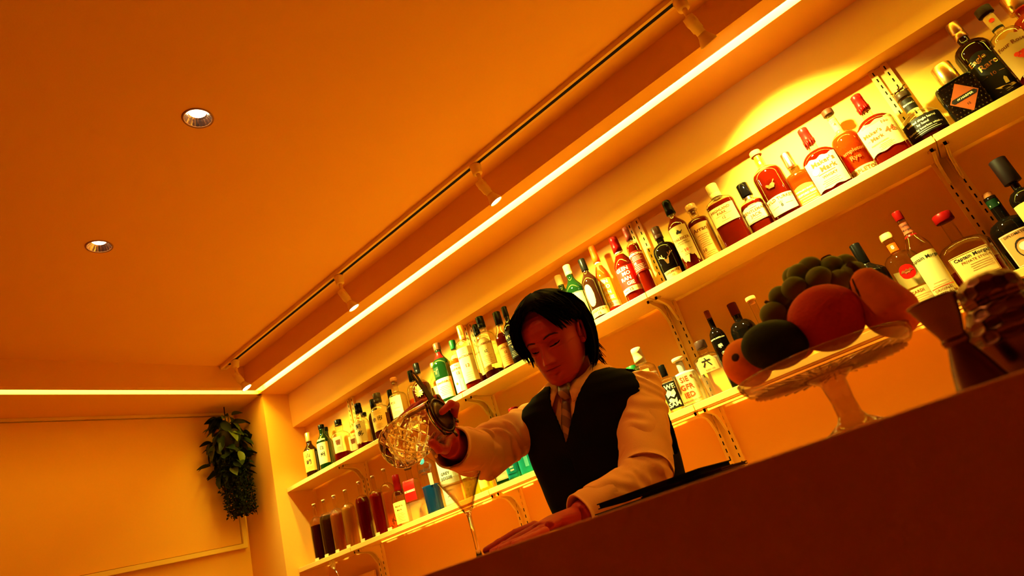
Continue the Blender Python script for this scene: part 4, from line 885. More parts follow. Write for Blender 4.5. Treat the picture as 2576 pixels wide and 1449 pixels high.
o = ball('orange', 'large orange in the middle of the glass stand', 'orange', pos(2078, 800, .79), .0415, fruit_mat('orange_peel', (.50, .034, .0015), 260, .35), (1.02, 1, .95), None, dimple((.1, .2, 1), M_scar))
o = ball('lime', 'big dark green lime at the front left of the stand', 'lime', pos(1948, 868, .765), .0325, fruit_mat('lime_peel', (.013, .017, .001), 220), (1.18, 1, .92), Quaternion((0, 1, 0), .25).to_matrix(), dimple((1, 0, .2), M_scar))
o = ball('lemon', 'small yellow-orange lemon with a dark stem end, leftmost on the stand', 'lemon', pos(1880, 912, .80), .030, fruit_mat('lemon_peel', (.95, .24, .008), 220), (1, 1, 1.05), None, dimple((-.1, -1, .25), M_scar, .16))
o = ball('orange', 'smaller orange mostly hidden behind the big orange and the lime', 'orange', pos(1990, 850, .85), .031, fruit_mat('orange_peel', (.50, .034, .0015)), (1, 1, 1), None, dimple((0, 0, 1), M_scar))
def pear():
    c = P(2219, 757, .80); e = empty('pear', c)
    g = G(); ax = (P(2168, 698, .795) - P(2262, 812, .80)); ax.normalize()
    q = ax.to_track_quat('Z', 'Y').to_matrix(); L = .088
    prof = []
    for i in range(25):
        t = i / 24; zz = -.044 + L * t
        r = .0295 * math.sqrt(max(0, 1 - ((t - .36) / .37) ** 2)) if t < .36 else .0295 * (1 - .62 * ((t - .36) / .64) ** 1.2 - (.38 * max(0, (t - .9) / .1) ** 2))
        prof.append((max(r, .001), zz))
    g.lathe(prof, 36, lambda r, a, z: q @ Vector((r * math.cos(a), r * math.sin(a), z))); g.make('flesh', fruit_mat('pear_skin', (.72, .15, .007), 90, .1), e, True)
    g = G(); t = q @ Vector((0, 0, .043)); g.tube([t * .97, t + ax * .006, t + ax * .012 + Vector((-.003, 0, .001))], [.0042, .0034, .0040], 8); g.make('stem', M_scar, e, True)
    g = G()
    for k, aa in enumerate((-1.9, -1.2)): 
        pts = []
        for i in range(7):
            t_ = .70 + .04 * i; r, zz = prof[min(24, int(t_ * 24))]; pts.append(q @ Vector(((r + .0004) * math.cos(aa), (r + .0004) * math.sin(aa), zz)))
        g.tube(pts, [.0006, .001, .0016, .001, .001, .001, .0008], 5)
    g.make('brown_mark', M_scar, e)
    tag(e, 'yellow-orange pointed pear leaning at the right of the stand', 'pear')
pear()
def grapes():
    m = mat('grape_skin', (.13, .15, .006), .55, spec=.08, var=.25, bscale=14)
    sp = [(2112, 705, .84), (2060, 700, .83), (2148, 690, .85), (2010, 690, .85), (2025, 735, .835), (1962, 745, .84), (1998, 725, .825), (1945, 790, .83), (1985, 800, .84), (2038, 675, .86), (2092, 670, .86), (2125, 668, .875), (1975, 765, .855), (2155, 725, .86), (2070, 740, .87), (1996, 695, .87)]
    first = None
    e = empty('grape_bunch', P(2060, 720, .86))
    g = G(); c0 = e.location
    g.tube([P(2165, 690, .87) - c0, P(2110, 700, .88) - c0, P(2030, 730, .87) - c0, P(1965, 775, .865) - c0], [.0022, .002, .0018, .0012], 8); g.make('stalk', mat('grape_stalk', (.12, .10, .02), .6), e, True)
    gs = G(); gs.sphere((0, 0, 0), .0148, 24, 16); 
    for i, (a, b, y) in enumerate(sp):
        if i == 0: o = gs.make('grape', m, e, True); first = o
        else: o = first.copy(); COL.objects.link(o)
        o.location = P(a, b, y) - c0; k = .92 + .16 * ((i * 7) % 5) / 4; o.scale = (k * 1.06, k, k)
    g = G(); v = P(1937, 765, .835) - c0; g.tube([v, v + Vector((-.004, 0, .006))], [.004, .002], 8); g.make('dark_tip', M_scar, e)
    tag(e, 'bunch of large green grapes at the back of the glass stand', 'grapes')
grapes()
# ------------------------------------------------------------------ jigger, shaker
M_tool = mat('tool_steel', (.12, .042, .024), .27, metal=1)
def jigger():
    y = .56; a = P(2350, 752, y); b = P(2468, 980, y)
    x = (a.x * .5 + b.x * .5); zt = a.z; e = empty('jigger', (x, y, ZTOP)); h = zt - ZTOP
    w = h * .52
    g = G(); g.lathe([(.0175, 0), (.0182, .0008), (.0176, .002), (.0128, w * .5), (.0068, w - .002), (.0062, w)], 48); g.make('lower_cup', M_tool, e, True)
    g = G(); g.lathe([(.0062, w), (.0085, w + .003), (.0090, w + .006), (.0128, w + (h - w) * .5), (.0164, h - .003), (.0176, h - .0022), (.0177, h - .0004), (.0165, h), (.0160, h - .001), (.0120, w + (h - w) * .5), (.008, w + .006), (.001, w + .005)], 48, capb=False); g.make('upper_cup', M_tool, e, True)
    g = G(); g.lathe([(.0068, w - .004), (.0088, w - .0025), (.0094, w + .001), (.0084, w + .003)], 48, capb=False, capt=False); g.make('waist_ring', M_tool, e, True)
    tag(e, 'dull steel double-cone jigger standing right of the fruit stand', 'jigger')
jigger()
def shaker():
    y = .60; c = P(2548, 820, y); x = c.x
    e = empty('cocktail_shaker', (x, y, ZTOP)); h = P(2505, 672, y).z - ZTOP
    hb = P(2548, 850, y).z - ZTOP
    g = G(); g.lathe([(.0205, 0), (.0218, .0015), (.0262, hb * .55), (.0292, hb * .97), (.0294, hb)], 56); g.make('tin_body', M_tool, e, True)
    def prof(f):
        if f < .52: return .0300 - .0075 * max(0, (f / .52)) ** 3
        if f < .56: return .0225 - .0015 * (f - .52) / .04
        q = (f - .56) / .44; return .0215 * math.sqrt(max(0.0, 1 - max(0, (q - .45) / .56) ** 2)) + .0004
    def dimple(r, a, f):
        rows = 6; v = f * rows; k = int(v); u = a / (2 * PI) * 13 + .5 * (k % 2)
        du = (u % 1) * 2 - 1; dv = (v % 1) * 2 - 1
        d = 1 - .055 * max(0, 1 - (abs(du) ** 2.2 + abs(dv) ** 2.2)) ** .6
        return (r * d * math.cos(a), r * d * math.sin(a), hb + (h - hb) * f)
    n = 70
    pr = [(prof(i / n), i / n) for i in range(n + 1)]
    g = G(); g.lathe([(.0296, -.03), (.0304, -.02)] + [p for p in pr if p[1] <= .53], 120, lambda r, a, f: dimple(r, a, f) if f > 0 else (r * math.cos(a), r * math.sin(a), hb + (h - hb) * f)); g.make('strainer_top', M_tool, e, True)
    g = G(); g.lathe([p for p in pr if p[1] >= .53], 120, dimple); g.make('cap', M_tool, e, True)
    tag(e, 'steel cocktail shaker with hammered diamond facets cut by the right edge', 'cocktail shaker')
shaker()
# ------------------------------------------------------------------ cocktail glass, mixing glass, strainer
M_glass = real_glass('bar_glass', (1, .98, .94), 1.45)
GY = .96
def martini():
    f = P(1204, 1397, GY); t = P(1157, 1201, GY); x = (f.x + t.x) / 2; e = empty('cocktail_glass', (x, GY, ZTOP)); h = t.z - ZTOP
    b = h * .60; R_ = .0465
    g = G(); th = .0012
    g.lathe([(.034, 0), (.0345, .0012), (.020, .003), (.0062, .010), (.0042, .022), (.0036, b * .5), (.0044, b - .012), (.0085, b - .003), (.0125, b + .002)], 64); g.make('stem_and_foot', M_glass, e, True)
    g = G(); g.lathe([(.0127, b + .002), (R_ * .62, b + (h - b) * .55), (R_, h - .0005), (R_ - .0006, h), (R_ - th, h - .0005), (R_ * .62 - th, b + (h - b) * .55 + .0004), (.0112, b + .0030), (.001, b + .0028)], 72, capb=False, capt=False); g.make('bowl', thin_glass('bowl_glass', (.97, .90, .78), rough=.015, refl=1.4), e, True)
    f_ = .84; g = G(); g.lathe([(.0108, b + .0036), (R_ * .62 - th * 1.6, b + (h - b) * .55 + .0008), (.0108 + (R_ - .012) * f_ - .0008, b + (h - b) * f_)], 64); g.make('drink', thin_glass('drink_clear', (1, .80, .52), rough=.01, refl=1.0, body=.06, bodycol=(.9, .4, .1)), e, True)
    tag(e, 'stemmed cocktail glass with a pale drink standing on the counter by the fingertips', 'cocktail glass')
    return e
martini()
MGa = P(992, 1112, .975); MGb = P(1107, 1046, .945)
def mixing_glass():
    A, B = MGa, MGb; d0 = (B - A).normalized()
    d = Vector((.93, .20, .18)).normalized()
    L = .150; mouth = P(1109, 1047, .950); base = mouth - d * L
    e = empty('mixing_glass', base); q = d.to_track_quat('Z', 'Y').to_matrix()
    R_ = .053
    def prof(t):
        return R_ * (math.sqrt(max(0, 1 - ((.22 - t) / .22) ** 2)) * .45 + .55 if t < .22 else 1 - .17 * ((t - .22) / .78) ** 1.5)
    vs = []; nu, nv = 144, 96
    for j in range(nv + 1):
        t = j / nv
        for i in range(nu):
            a = 2 * PI * i / nu; r = prof(t)
            if .06 < t < .66:
                u = (a / (2 * PI) * 9); v_ = t * 5
                c1 = abs(((u + v_) % 1) - .5) * 2; c2 = abs(((u - v_) % 1) - .5) * 2
                gr = max(0, 1 - min(c1, c2) / .17); r -= .0018 * gr
            vs.append((r * math.cos(a), r * math.sin(a), t * L))
    for j in range(24, -1, -1):             # inner wall
        t = j / 24; tt = .10 + .90 * t; r = max(.001, (prof(tt) - .0042) * (min(1, (t * 6)) ** .5 if t < .17 else 1))
        for i in range(nu):
            a = 2 * PI * i / nu; vs.append((r * math.cos(a), r * math.sin(a), tt * L))
    nr = nv + 1 + 25
    fs = [(j * nu + i, j * nu + (i + 1) % nu, (j + 1) * nu + (i + 1) % nu, (j + 1) * nu + i) for j in range(nr - 1) for i in range(nu)]
    fs.append(tuple(reversed(range(nu)))); fs.append(tuple((nr - 1) * nu + i for i in range(nu)))
    mk('glass_body', [q @ Vector(v) for v in vs], fs, M_glass, e, True)
    tag(e, 'heavy crosshatch-cut mixing glass tipped sideways in the raised hand', 'mixing glass')
    return mouth, d, q
MOUTH, MD, MQ = mixing_glass()
def strainer():
    e = empty('cocktail_strainer', MOUTH + MD * .004)
    m = mat('strainer_metal', (.035, .008, .005), .3, metal=.9)
    up = Vector((.12, -.376, .916)); up = (up - MD * up.dot(MD)).normalized(); sd = MD.cross(up)
    fn = lambda r, a, z: up * (r * math.cos(a)) + sd * (r * math.sin(a)) + MD * z
    n = 40; g = G(); vs = []
    for rr, zz in ((.0405, 0), (.0405, .0022), (.036, .0026), (.0355, .0006), (.036, -.001), (.040, -.001)):
        for i in range(n): vs.append(fn(rr, 2 * PI * i / n, zz))
    g.add(vs, [(j * n + i, j * n + (i + 1) % n, ((j + 1) % 6) * n + (i + 1) % n, ((j + 1) % 6) * n + i) for j in range(6) for i in range(n)]); g.make('rim_ring', m, e, True)
    g = G(); g.lathe([(.036, .0002), (.036, .0010), (.020, .0026), (.001, .003)], 40, fn); g.make('strainer_disc', m, e, True)
    g = G()
    for rr in (.010, .017, .024, .031):
        for i in range(int(rr * 900)):
            a = 2 * PI * i / int(rr * 900); g.lathe([(.0013, .0024), (.0013, .0034)], 6, lambda r_, a_, z_: up * (rr * math.cos(a) + r_ * math.cos(a_)) + sd * (rr * math.sin(a) + r_ * math.sin(a_)) + MD * (z_ - rr * .05))
    o = g.make('holes', M_slot, e); o['kind'] = 'stuff'
    for k, a in enumerate((.75, -.75, 2.2, -2.2, PI)):
        g = G(); g.tube([fn(.040, a, 0), fn(.048, a, .001), fn(.055, a, .001)], [(.0055, .0015), (.0065, .0015), (.0050, .0015)], 8, up=MD); g.make('prong', m, e, True)
    g = G(); hw = [(.036, .016), (.050, .011), (.075, .0095), (.098, .0105), (.106, .0095), (.112, .005)]
    pts = []
    vs = []; fs = []
    for k, (r, wd) in enumerate(hw):
        for s_ in (-1, 1):
            inner = wd * .34 if 3 <= k <= 4 else 0
            for zz in (0, .0018): vs += [up * r + sd * (s_ * wd) + MD * zz, up * r + sd * (s_ * inner) + MD * zz]
    # each row: 8 verts  (-w,z0)(-in,z0)(-w,z1)(-in,z1)(+w,z0)(+in,z0)(+w,z1)(+in,z1)
    for k in range(len(hw) - 1):
        a = 8 * k; b = a + 8
        for o_ in (0, 4): fs += [(a + o_, b + o_, b + o_ + 1, a + o_ + 1), (a + o_ + 2, a + o_ + 3, b + o_ + 3, b + o_ + 2), (a + o_, a + o_ + 2, b + o_ + 2, b + o_), (a + o_ + 1, b + o_ + 1, b + o_ + 3, a + o_ + 3)]
    g.add(vs, fs); g.make('handle', m, e)
    tag(e, 'dark metal strainer with a slotted handle held in the mouth of the mixing glass', 'strainer')
strainer()
# ------------------------------------------------------------------ dark folders on the counter by the elbow
def folders():
    mb = mat('folder_black', (.004, .003, .002), .8, spec=.05); mbr = mat('folder_brown', (.035, .008, .003), .8, spec=.05)
    def slab(name, pts, z0, z1, m, lab):
        n = len(pts); c = sum((Vector(p) for p in pts), Vector((0, 0))) / n
        e = empty(name, (c.x, c.y, z0))
        for nm, a, b, mm in (('cover_bottom', 0, .002, m), ('pages', .002, z1 - z0 - .002, M_cream if 'open' in lab else m), ('cover_top', z1 - z0 - .002, z1 - z0, m)):
            ins = 0 if 'cover' in nm else .004
            vv = [((p[0] - c.x) * (1 - ins * 8), (p[1] - c.y) * (1 - ins * 8)) for p in pts]
            g = G(); g.add([(x, y, a) for x, y in vv] + [(x, y, b) for x, y in vv], [tuple(reversed(range(n))), tuple(range(n, 2 * n))] + [(i, (i + 1) % n, n + (i + 1) % n, n + i) for i in range(n)]); g.make(nm, mm, e)
        tag(e, lab, 'folder')
    slab('menu_folder', [(-.655, 1.02), (-.40, 1.00), (-.40, 1.15), (-.655, 1.15)], ZTOP, ZTOP + .014, mb, 'black folder lying lowest under the bent elbow')
    slab('menu_folder', [(-.650, 1.03), (-.43, 1.02), (-.42, 1.15), (-.66, 1.15)], ZTOP + .020, ZTOP + .030, mb, 'black folder on top of the small pile under the bent elbow')
    slab('menu_folder', [(-.56, 1.035), (-.395, 1.025), (-.39, 1.14), (-.56, 1.14)], ZTOP + .0142, ZTOP + .0198, mbr, 'dark brown folder poking out to the right of the pile under the elbow')
folders()
# ------------------------------------------------------------------ the bartender
def interp(tab, z):
    if z <= tab[0][0]: return tab[0][1:]
    for a, b in zip(tab, tab[1:]):
        if z <= b[0]:
            t = (z - a[0]) / (b[0] - a[0]); t = t * t * (3 - 2 * t) * .5 + t * .5
            return [p + (q - p) * t for p, q in zip(a[1:], b[1:])]
    return tab[-1][1:]
# z (from eye height), centre x, centre y, half width, half depth
TORSO = [(-.45, -.87, 1.50, .165, .110), (-.30, -.87, 1.50, .172, .112), (-.14, -.87, 1.49, .156, .103), (0, -.868, 1.485, .166, .106), (.12, -.866, 1.480, .182, .114), (.20, -.862, 1.475, .194, .117),
         (.26, -.856, 1.468, .200, .112), (.30, -.850, 1.464, .192, .102), (.33, -.845, 1.460, .168, .090), (.352, -.841, 1.456, .130, .076), (.370, -.839, 1.453, .090, .066), (.388, -.838, 1.450, .066, .060), (.42, -.838, 1.446, .058, .057)]
def torso_pt(a, z, off=0.0, nn=2.35):
    cx, cy_, hw, hd = interp(TORSO, z)
    c, s = math.cos(a), math.sin(a); k = (abs(c) ** nn + abs(s) ** nn) ** (-1 / nn)
    dx = (hw + off) * k * s; tl = max(0, min(1, (z - .08) / .2))
    return Vector((cx + dx, cy_ - (hd + off) * k * c, Z(z) - .115 * dx * tl))       # a = 0 faces the customer, +a to viewer right
SHL = P(1612, 985, 1.475); ELL = P(1628, 1205, 1.30); WRL = P(1458, 1296, 1.10)
SHR = P(1350, 1065, 1.475); ELR = P(1212, 1142, 1.25); WRR = P(1128, 1122, 1.01)
def remesh(g, voxel, smooth=6, name='tmp'):
    o = g.make(name, M_wall)
    me = bake(o, ('REMESH', dict(mode='VOXEL', voxel_size=voxel)), ('SMOOTH', dict(factor=.5, iterations=smooth)))
    vs = np.zeros(len(me.vertices) * 3); me.vertices.foreach_get('co', vs); vs = vs.reshape(-1, 3)
    fs = [tuple(p.vertices) for p in me.polygons]
    bpy.data.meshes.remove(me)
    return vs, fs
def torso_geo(g, z0, z1, off, n=40, steps=26):
    vs = []
    for j in range(steps + 1):
        z = z0 + (z1 - z0) * j / steps
        for i in range(n): vs.append(torso_pt(2 * PI * i / n, z, off))
    fs = [(j * n + i, j * n + (i + 1) % n, (j + 1) * n + (i + 1) % n, (j + 1) * n + i) for j in range(steps) for i in range(n)]
    fs += [tuple(reversed(range(n))), tuple(steps * n + i for i in range(n))]
    g.add(vs, fs)
HM = Matrix(((-0.998, 0.05, 0.048, -.842), (-0.064, -0.935, -0.349, 1.437), (0.027, -0.352, 0.936, .382 + ZC), (0, 0, 0, 1)))
HEAD = [  # z, half width, front y, back y
    (.000, .020, .078, .030), (.006, .030, .088, .010), (.016, .044, .094, -.010), (.030, .055, .094, -.032), (.045, .0625, .092, -.050), (.060, .067, .093, -.062), (.075, .0705, .091, -.074), (.095, .073, .089, -.086),
    (.115, .0735, .087, -.095), (.135, .0755, .091, -.100), (.155, .0755, .090, -.101), (.175, .0725, .083, -.096), (.193, .064, .068, -.083), (.208, .050, .050, -.064), (.219, .034, .030, -.043), (.226, .016, .010, -.020), (.228, .002, -.002, -.006)]
def head_pt(th, z, off=0.0):
    hw, fr, bk = interp(HEAD, z); cyy = (fr + bk) / 2; hd = (fr - bk) / 2
    nn = 2.25 if z > .10 else 2.05; c, s = math.cos(th), math.sin(th); k = (abs(c) ** nn + abs(s) ** nn) ** (-1 / nn)
    return [(hw + off) * k * s, cyy + (hd + off) * k * c, z]
def gs(d, s): return math.exp(-(d / s) ** 2)
def face(p):
    x, y, z = p
    if y < .02: return p
    ax = abs(x); f = min(1, max(0, (y - .02) / .03)); d = 0
    if .066 < z < .13:                                    # nose
        t = (z - .070) / .055; h = .027 * max(0, 1 - t) ** .75 + .003 if t > 0 else .027 * max(0, (z - .063) / .007)
        wn = .0075 + .005 * max(0, 1 - t * 1.5)
        d += h * gs(x, wn)
    elif .060 < z <= .066: d += .012 * gs(x, .010) * (z - .060) / .006
    d += .006 * gs(ax - .0125, .006) * gs(z - .072, .007)  # nostril wings
    d -= .0095 * gs(ax - .031, .017) * gs(z - .118, .012)  # sockets
    d += .0062 * gs(ax - .031, .0125) * gs(z - .1155, .0075) # lids over the eyeballs
    d -= .0022 * gs(ax - .031, .013) * gs(z - .1085, .0022)  # lash crease
    d -= .0015 * gs(ax - .031, .014) * gs(z - .1235, .0025)
    d += .0035 * gs(ax - .028, .022) * gs(z - .137, .008)  # brow ridge
    d += .0040 * gs(ax - .043, .018) * gs(z - .088, .017)  # cheek
    d += .0050 * gs(x, .020) * gs(z - .0585, .0040) * (1 - .25 * gs(x, .003)) # upper lip
    d += .0055 * gs(x, .017) * gs(z - .0475, .0048)
    d -= .0042 * gs(x, .024) * gs(z - .0535, .0016)
    d -= .0030 * gs(x, .020) * gs(z - .0385, .0050)
    d += .0045 * gs(x, .018) * gs(z - .020, .012)
    return [x, y + d * f, z]
def hand_mesh(g, wrist, palm_pts, fingers):
    g.tube(palm_pts[0], palm_pts[1], 14, flat=palm_pts[2], up=palm_pts[3])
    for pts, rr in fingers:
        q = []
        for a, b in zip(pts, pts[1:]): q += [a, (a + b) / 2]
        q.append(pts[-1]); n = len(q)
        g.tube(q, [rr * (1 - .28 * i / (n - 1)) for i in range(n)], 10)
        g.sphere(q[-1], rr * .74, 10, 8); g.sphere(q[0], rr * 1.05, 10, 8)
        for p_ in pts[1:-1]: g.sphere(p_, rr * .98, 10, 8)
def stripe_mat(name, c1, c2):
    m = bpy.data.materials.new(name); nt, out = nodes(m)
    b = nt.nodes.new('ShaderNodeBsdfPrincipled'); b.inputs['Roughness'].default_value = .45
    tc = nt.nodes.new('ShaderNodeTexCoord'); wv = nt.nodes.new('ShaderNodeTexWave'); wv.bands_direction = 'DIAGONAL'; wv.inputs['Scale'].default_value = 11; wv.inputs['Distortion'].default_value = .3
    cr = nt.nodes.new('ShaderNodeValToRGB'); cr.color_ramp.elements[0].position = .62; cr.color_ramp.elements[0].color = (*c1, 1); cr.color_ramp.elements[1].position = .70; cr.color_ramp.elements[1].color = (*c2, 1)
    nt.links.new(tc.outputs['Object'], wv.inputs['Vector']); nt.links.new(wv.outputs['Fac'], cr.inputs[0]); nt.links.new(cr.outputs[0], b.inputs['Base Color']); nt.links.new(b.outputs[0], out.inputs[0])
    MATS[name] = m; return m
def bartender():
    root = empty('person', (-.87, 1.49, 0)); inv = Vector(root.location)
    tag(root, 'bartender in white shirt, black vest and tie, looking down, pouring from a mixing glass', 'person')
    skin = mat('skin', (.38, .024, .0045), .55, spec=.2, bump=.05, bscale=300)
    def put(name, vs, fs, m, smooth=True, parent=root):
        return mk(name, [(v[0] - inv.x, v[1] - inv.y, v[2] - inv.z) for v in vs], fs, m, parent, smooth)
    # ---- skin: torso core, neck, forearms, hands in one surface
    g = G(); torso_geo(g, -.40, .33, -.016, 28, 16)
    nb = torso_pt(0, .33); c = Vector((-.852, 1.462, Z(.30)))
    nk = HM @ Vector((0, -.018, .045))
    g.tube([c, Vector((-.849, 1.450, Z(.37))), nk], [.062, .052, .053], 24)
    for s_ in (-1, 1): g.tube([Vector((-.87 + s_ * .085, 1.50, Z(-.36))), Vector((-.87 + s_ * .10, 1.50, .50)), Vector((-.87 + s_ * .11, 1.51, .08))], [.085, .055, .038], 18); g.tube([Vector((-.87 + s_ * .11, 1.54, .05)), Vector((-.87 + s_ * .12, 1.36, .04))], [.038, .03], 14)
    for S_, E_, W_ in ((SHL, ELL, WRL), (SHR, ELR, WRR)):
        g.tube([S_, (S_ + E_) / 2, E_], [.050, .046, .040], 18); g.tube([E_, E_ * .7 + W_ * .3, W_], [.040, .038, .0265], 18); g.sphere(E_, .040, 14, 10); g.sphere(S_, .050, 14, 10)
    # right hand, behind and over the mixing glass
    kn = [P(1140, 1048, 1.005), P(1118, 1030, 1.015), P(1098, 1040, 1.018), P(1082, 1056, 1.015)]
    pc = P(1112, 1078, 1.025)
    g.tube([WRR, (WRR + pc) / 2 + Vector((0, .008, 0)), pc, (kn[1] + kn[2]) / 2], [(.027, .024), (.034, .020), (.040, .017), (.038, .013)], 16, up=(.3, -1, .2))
    def fin(pts, rr):
        q = []
        for a, b in zip(pts, pts[1:]): q += [a, (a + b) / 2]
        q.append(pts[-1]); n = len(q)
        g.tube(q, [rr * (1 - .25 * i / (n - 1)) for i in range(n)], 12)
        g.sphere(q[-1], rr * .76, 12, 8); g.sphere(q[0], rr * 1.05, 12, 8)
        for p_ in pts[1:-1]: g.sphere(p_, rr * .96, 12, 8)
    fin([kn[0], P(1146, 1020, .985), P(1134, 1016, .945), P(1112, 1036, .925)], .0105)
    fin([kn[1], P(1100, 1001, .990), P(1062, 1014, .950), P(1024, 1043, .930)], .0100)
    fin([kn[2], P(1078, 1006, .995), P(1040, 1024, .965), P(1008, 1052, .945)], .0095)
    fin([kn[3], P(1056, 1024, 1.005), P(1024, 1045, .985), P(1000, 1072, .975)], .0085)
    fin([P(1125, 1112, 1.0), P(1120, 1130, .970), P(1104, 1128, .935), P(1088, 1114, .912)], .0125)
    # left hand, flat on the counter
    zmin = ZTOP
    def on(p, r): return Vector((p.x, p.y, max(p.z, zmin + r)))
    k2 = [on(P(1345, 1322, 1.055), .011), on(P(1352, 1328, 1.03), .011), on(P(1362, 1332, 1.005), .011), on(P(1372, 1336, .985), .010)]
    pc2 = on(P(1388, 1315, 1.06), .016)
    g.tube([WRL, (WRL + pc2) / 2, pc2, (k2[1] + k2[2]) / 2], [(.027, .021), (.034, .018), (.040, .015), (.040, .011)], 16, up=(0, 0, 1))
    fin([k2[0], on(P(1296, 1342, 1.02), .014), on(P(1255, 1366, .995), .010), on(P(1222, 1385, .975), .008)], .0098)
    fin([k2[1], on(P(1305, 1352, .99), .012), on(P(1268, 1374, .955), .010), on(P(1240, 1392, .93), .008)], .0100)
    fin([k2[2], on(P(1322, 1358, .96), .012), on(P(1288, 1380, .925), .010), on(P(1262, 1396, .90), .008)], .0095)
    fin([k2[3], on(P(1342, 1356, .94), .011), on(P(1318, 1376, .91), .009), on(P(1298, 1386, .89), .008)], .0085)
    fin([on(P(1400, 1318, 1.09), .013), on(P(1362, 1322, 1.10), .013), on(P(1328, 1338, 1.10), .011), on(P(1302, 1352, 1.09), .009)], .0110)
    sv, sf = remesh(g, .0034, 3)
    sv = [tuple(v) for v in sv]
    # ---- head with its face, part of the same body mesh
    nu, nv = 120, 110; hv = []
    for j in range(nv + 1):
        z = .228 * (j / nv)
        for i in range(nu):
            th = 2 * PI * i / nu; th = th - .35 * math.sin(th) * (1 if z < .16 else 1 - (z - .16) / .07)   # more columns across the face
            hv.append(HM @ Vector(face(head_pt(th, z))))
    hf = [(j * nu + i, j * nu + (i + 1) % nu, (j + 1) * nu + (i + 1) % nu, (j + 1) * nu + i) for j in range(nv) for i in range(nu)]
    hf += [tuple(reversed(range(nu)))]
    k = len(sv); sv += [tuple(v) for v in hv]; sf += [tuple(i + k for i in f) for f in hf]
    # ears
    for s_ in (-1, 1):
        ge = G(); pts = []; rr = []
        for i in range(13):
            t = i / 12; a = -.5 + t * 4.6
            pts.append(HM @ Vector((s_ * (.0775 + .006 * math.sin(t * PI)), -.006 + .0165 * math.cos(a + .6), .108 + .029 * math.sin(a + .1)))); rr.append(.0042 if t < .8 else .0055)
        ge.tube(pts, rr, 8)
        ge.sphere(HM @ Vector((s_ * .0755, -.004, .104)), .021, 14, 10, 0, (.28, .62, 1.15), HM.to_3x3().normalized())
        ge.sphere(HM @ Vector((s_ * .0770, .004, .083)), .0078, 10, 8)
        k = len(sv); sv += [tuple(v) for v in ge.v]; sf += [tuple(i + k for i in f) for f in ge.f]
    body = put('body', sv, sf, skin)
    # ---- eyes, brows, lips
    def curve_on_face(name, pts, rad_, m):
        g = G(); g.tube([HM @ Vector(face(head_pt_at(x, z))) + HM.to_3x3() @ Vector((0, .0006, 0)) for x, z in pts], rad_, 6); o = put(name, g.v, g.f, m); return o
    def head_pt_at(x, z):
        hw, fr, bk = interp(HEAD, z); cyy = (fr + bk) / 2; hd = (fr - bk) / 2; nn = 2.25 if z > .10 else 2.05
        return [x, cyy + hd * max(0, 1 - abs(x / hw) ** nn) ** (1 / nn), z]
    mh = mat('hair_black', (.003, .002, .0015), .8, spec=.02)
    mb = mat('brow_brown', (.045, .006, .003), .8)
    ml = mat('lip', (.42, .06, .025), .45)
    for s_ in (-1, 1):
        curve_on_face('eyelashes', [(s_ * .0175, .1085), (s_ * .025, .1075), (s_ * .033, .1075), (s_ * .041, .1095), (s_ * .046, .1125)], [.0007, .0013, .0015, .0014, .0007], mh)
        g = G(); vs = []; fs = []
        curve_on_face('eyebrow', [(s_ * .014, .1325), (s_ * .024, .1360), (s_ * .034, .1375), (s_ * .044, .1355), (s_ * .051, .1310)], [.0014, .0028, .0028, .0022, .0010], mb)
        ey = Vector(face(head_pt_at(s_ * .0315, .1092))); g = G(); g.sphere(HM @ (ey + Vector((0, -.0006, 0))), .0085, 18, 12, 0, (1.0, .22, .24), HM.to_3x3()); put('eyeball', g.v, g.f, mat('eye_dark', (.02, .006, .004), .15))
    curve_on_face('mouth_line', [(-.023, .0525), (-.012, .0535), (0, .0528), (.012, .0535), (.023, .0525)], [.0004, .0008, .0009, .0008, .0004], mat('mouth_dark', (.10, .012, .006), .7))
    # ---- hair
    g = G(); nu, nv = 80, 44; vs = []; keep = {}
    rnd = random.Random(5)
    for j in range(nv + 1):
        z = .05 + .180 * j / nv
        for i in range(nu):
            th = 2 * PI * i / nu; p = head_pt(th, min(z, .2275)); fwd = math.cos(th)
            nz = noise.noise(Vector((math.sin(th) * 3, math.cos(th) * 3, z * 22))) * .004
            off = .016 + .016 * min(1, max(0, (z - .15) / .06)) + nz
            n_ = Vector((p[0] / .075, (p[1] + .005) / .10, (z - .11) / .12)); n_.normalize()
            vs.append(Vector(p) + n_ * off)
    def hairline(th):                       # lowest z covered, by direction
        a = abs(math.degrees(th if th <= PI else th - 2 * PI))
        if a < 20: return .196
        if a < 62: return .196 - (a - 20) / 42 * .046
        if a < 88: return .150 - (a - 62) / 26 * .018
        if a < 112: return .132 - (a - 88) / 24 * .012
        return .058
    fs = []
    for j in range(nv):
        z = .05 + .180 * (j + .5) / nv
        for i in range(nu):
            if z > hairline(2 * PI * (i + .5) / nu): fs.append((j * nu + i, j * nu + (i + 1) % nu, (j + 1) * nu + (i + 1) % nu, (j + 1) * nu + i))
    fs.append(tuple(nv * nu + i for i in range(nu)))
    g.add([HM @ v for v in vs], fs)
    def scalp(th, z, off):
        p = Vector(head_pt(th, min(z, .227))); n_ = Vector((p[0] / .075, (p[1] + .005) / .10, (z - .11) / .12)); n_.normalize(); return p + n_ * off
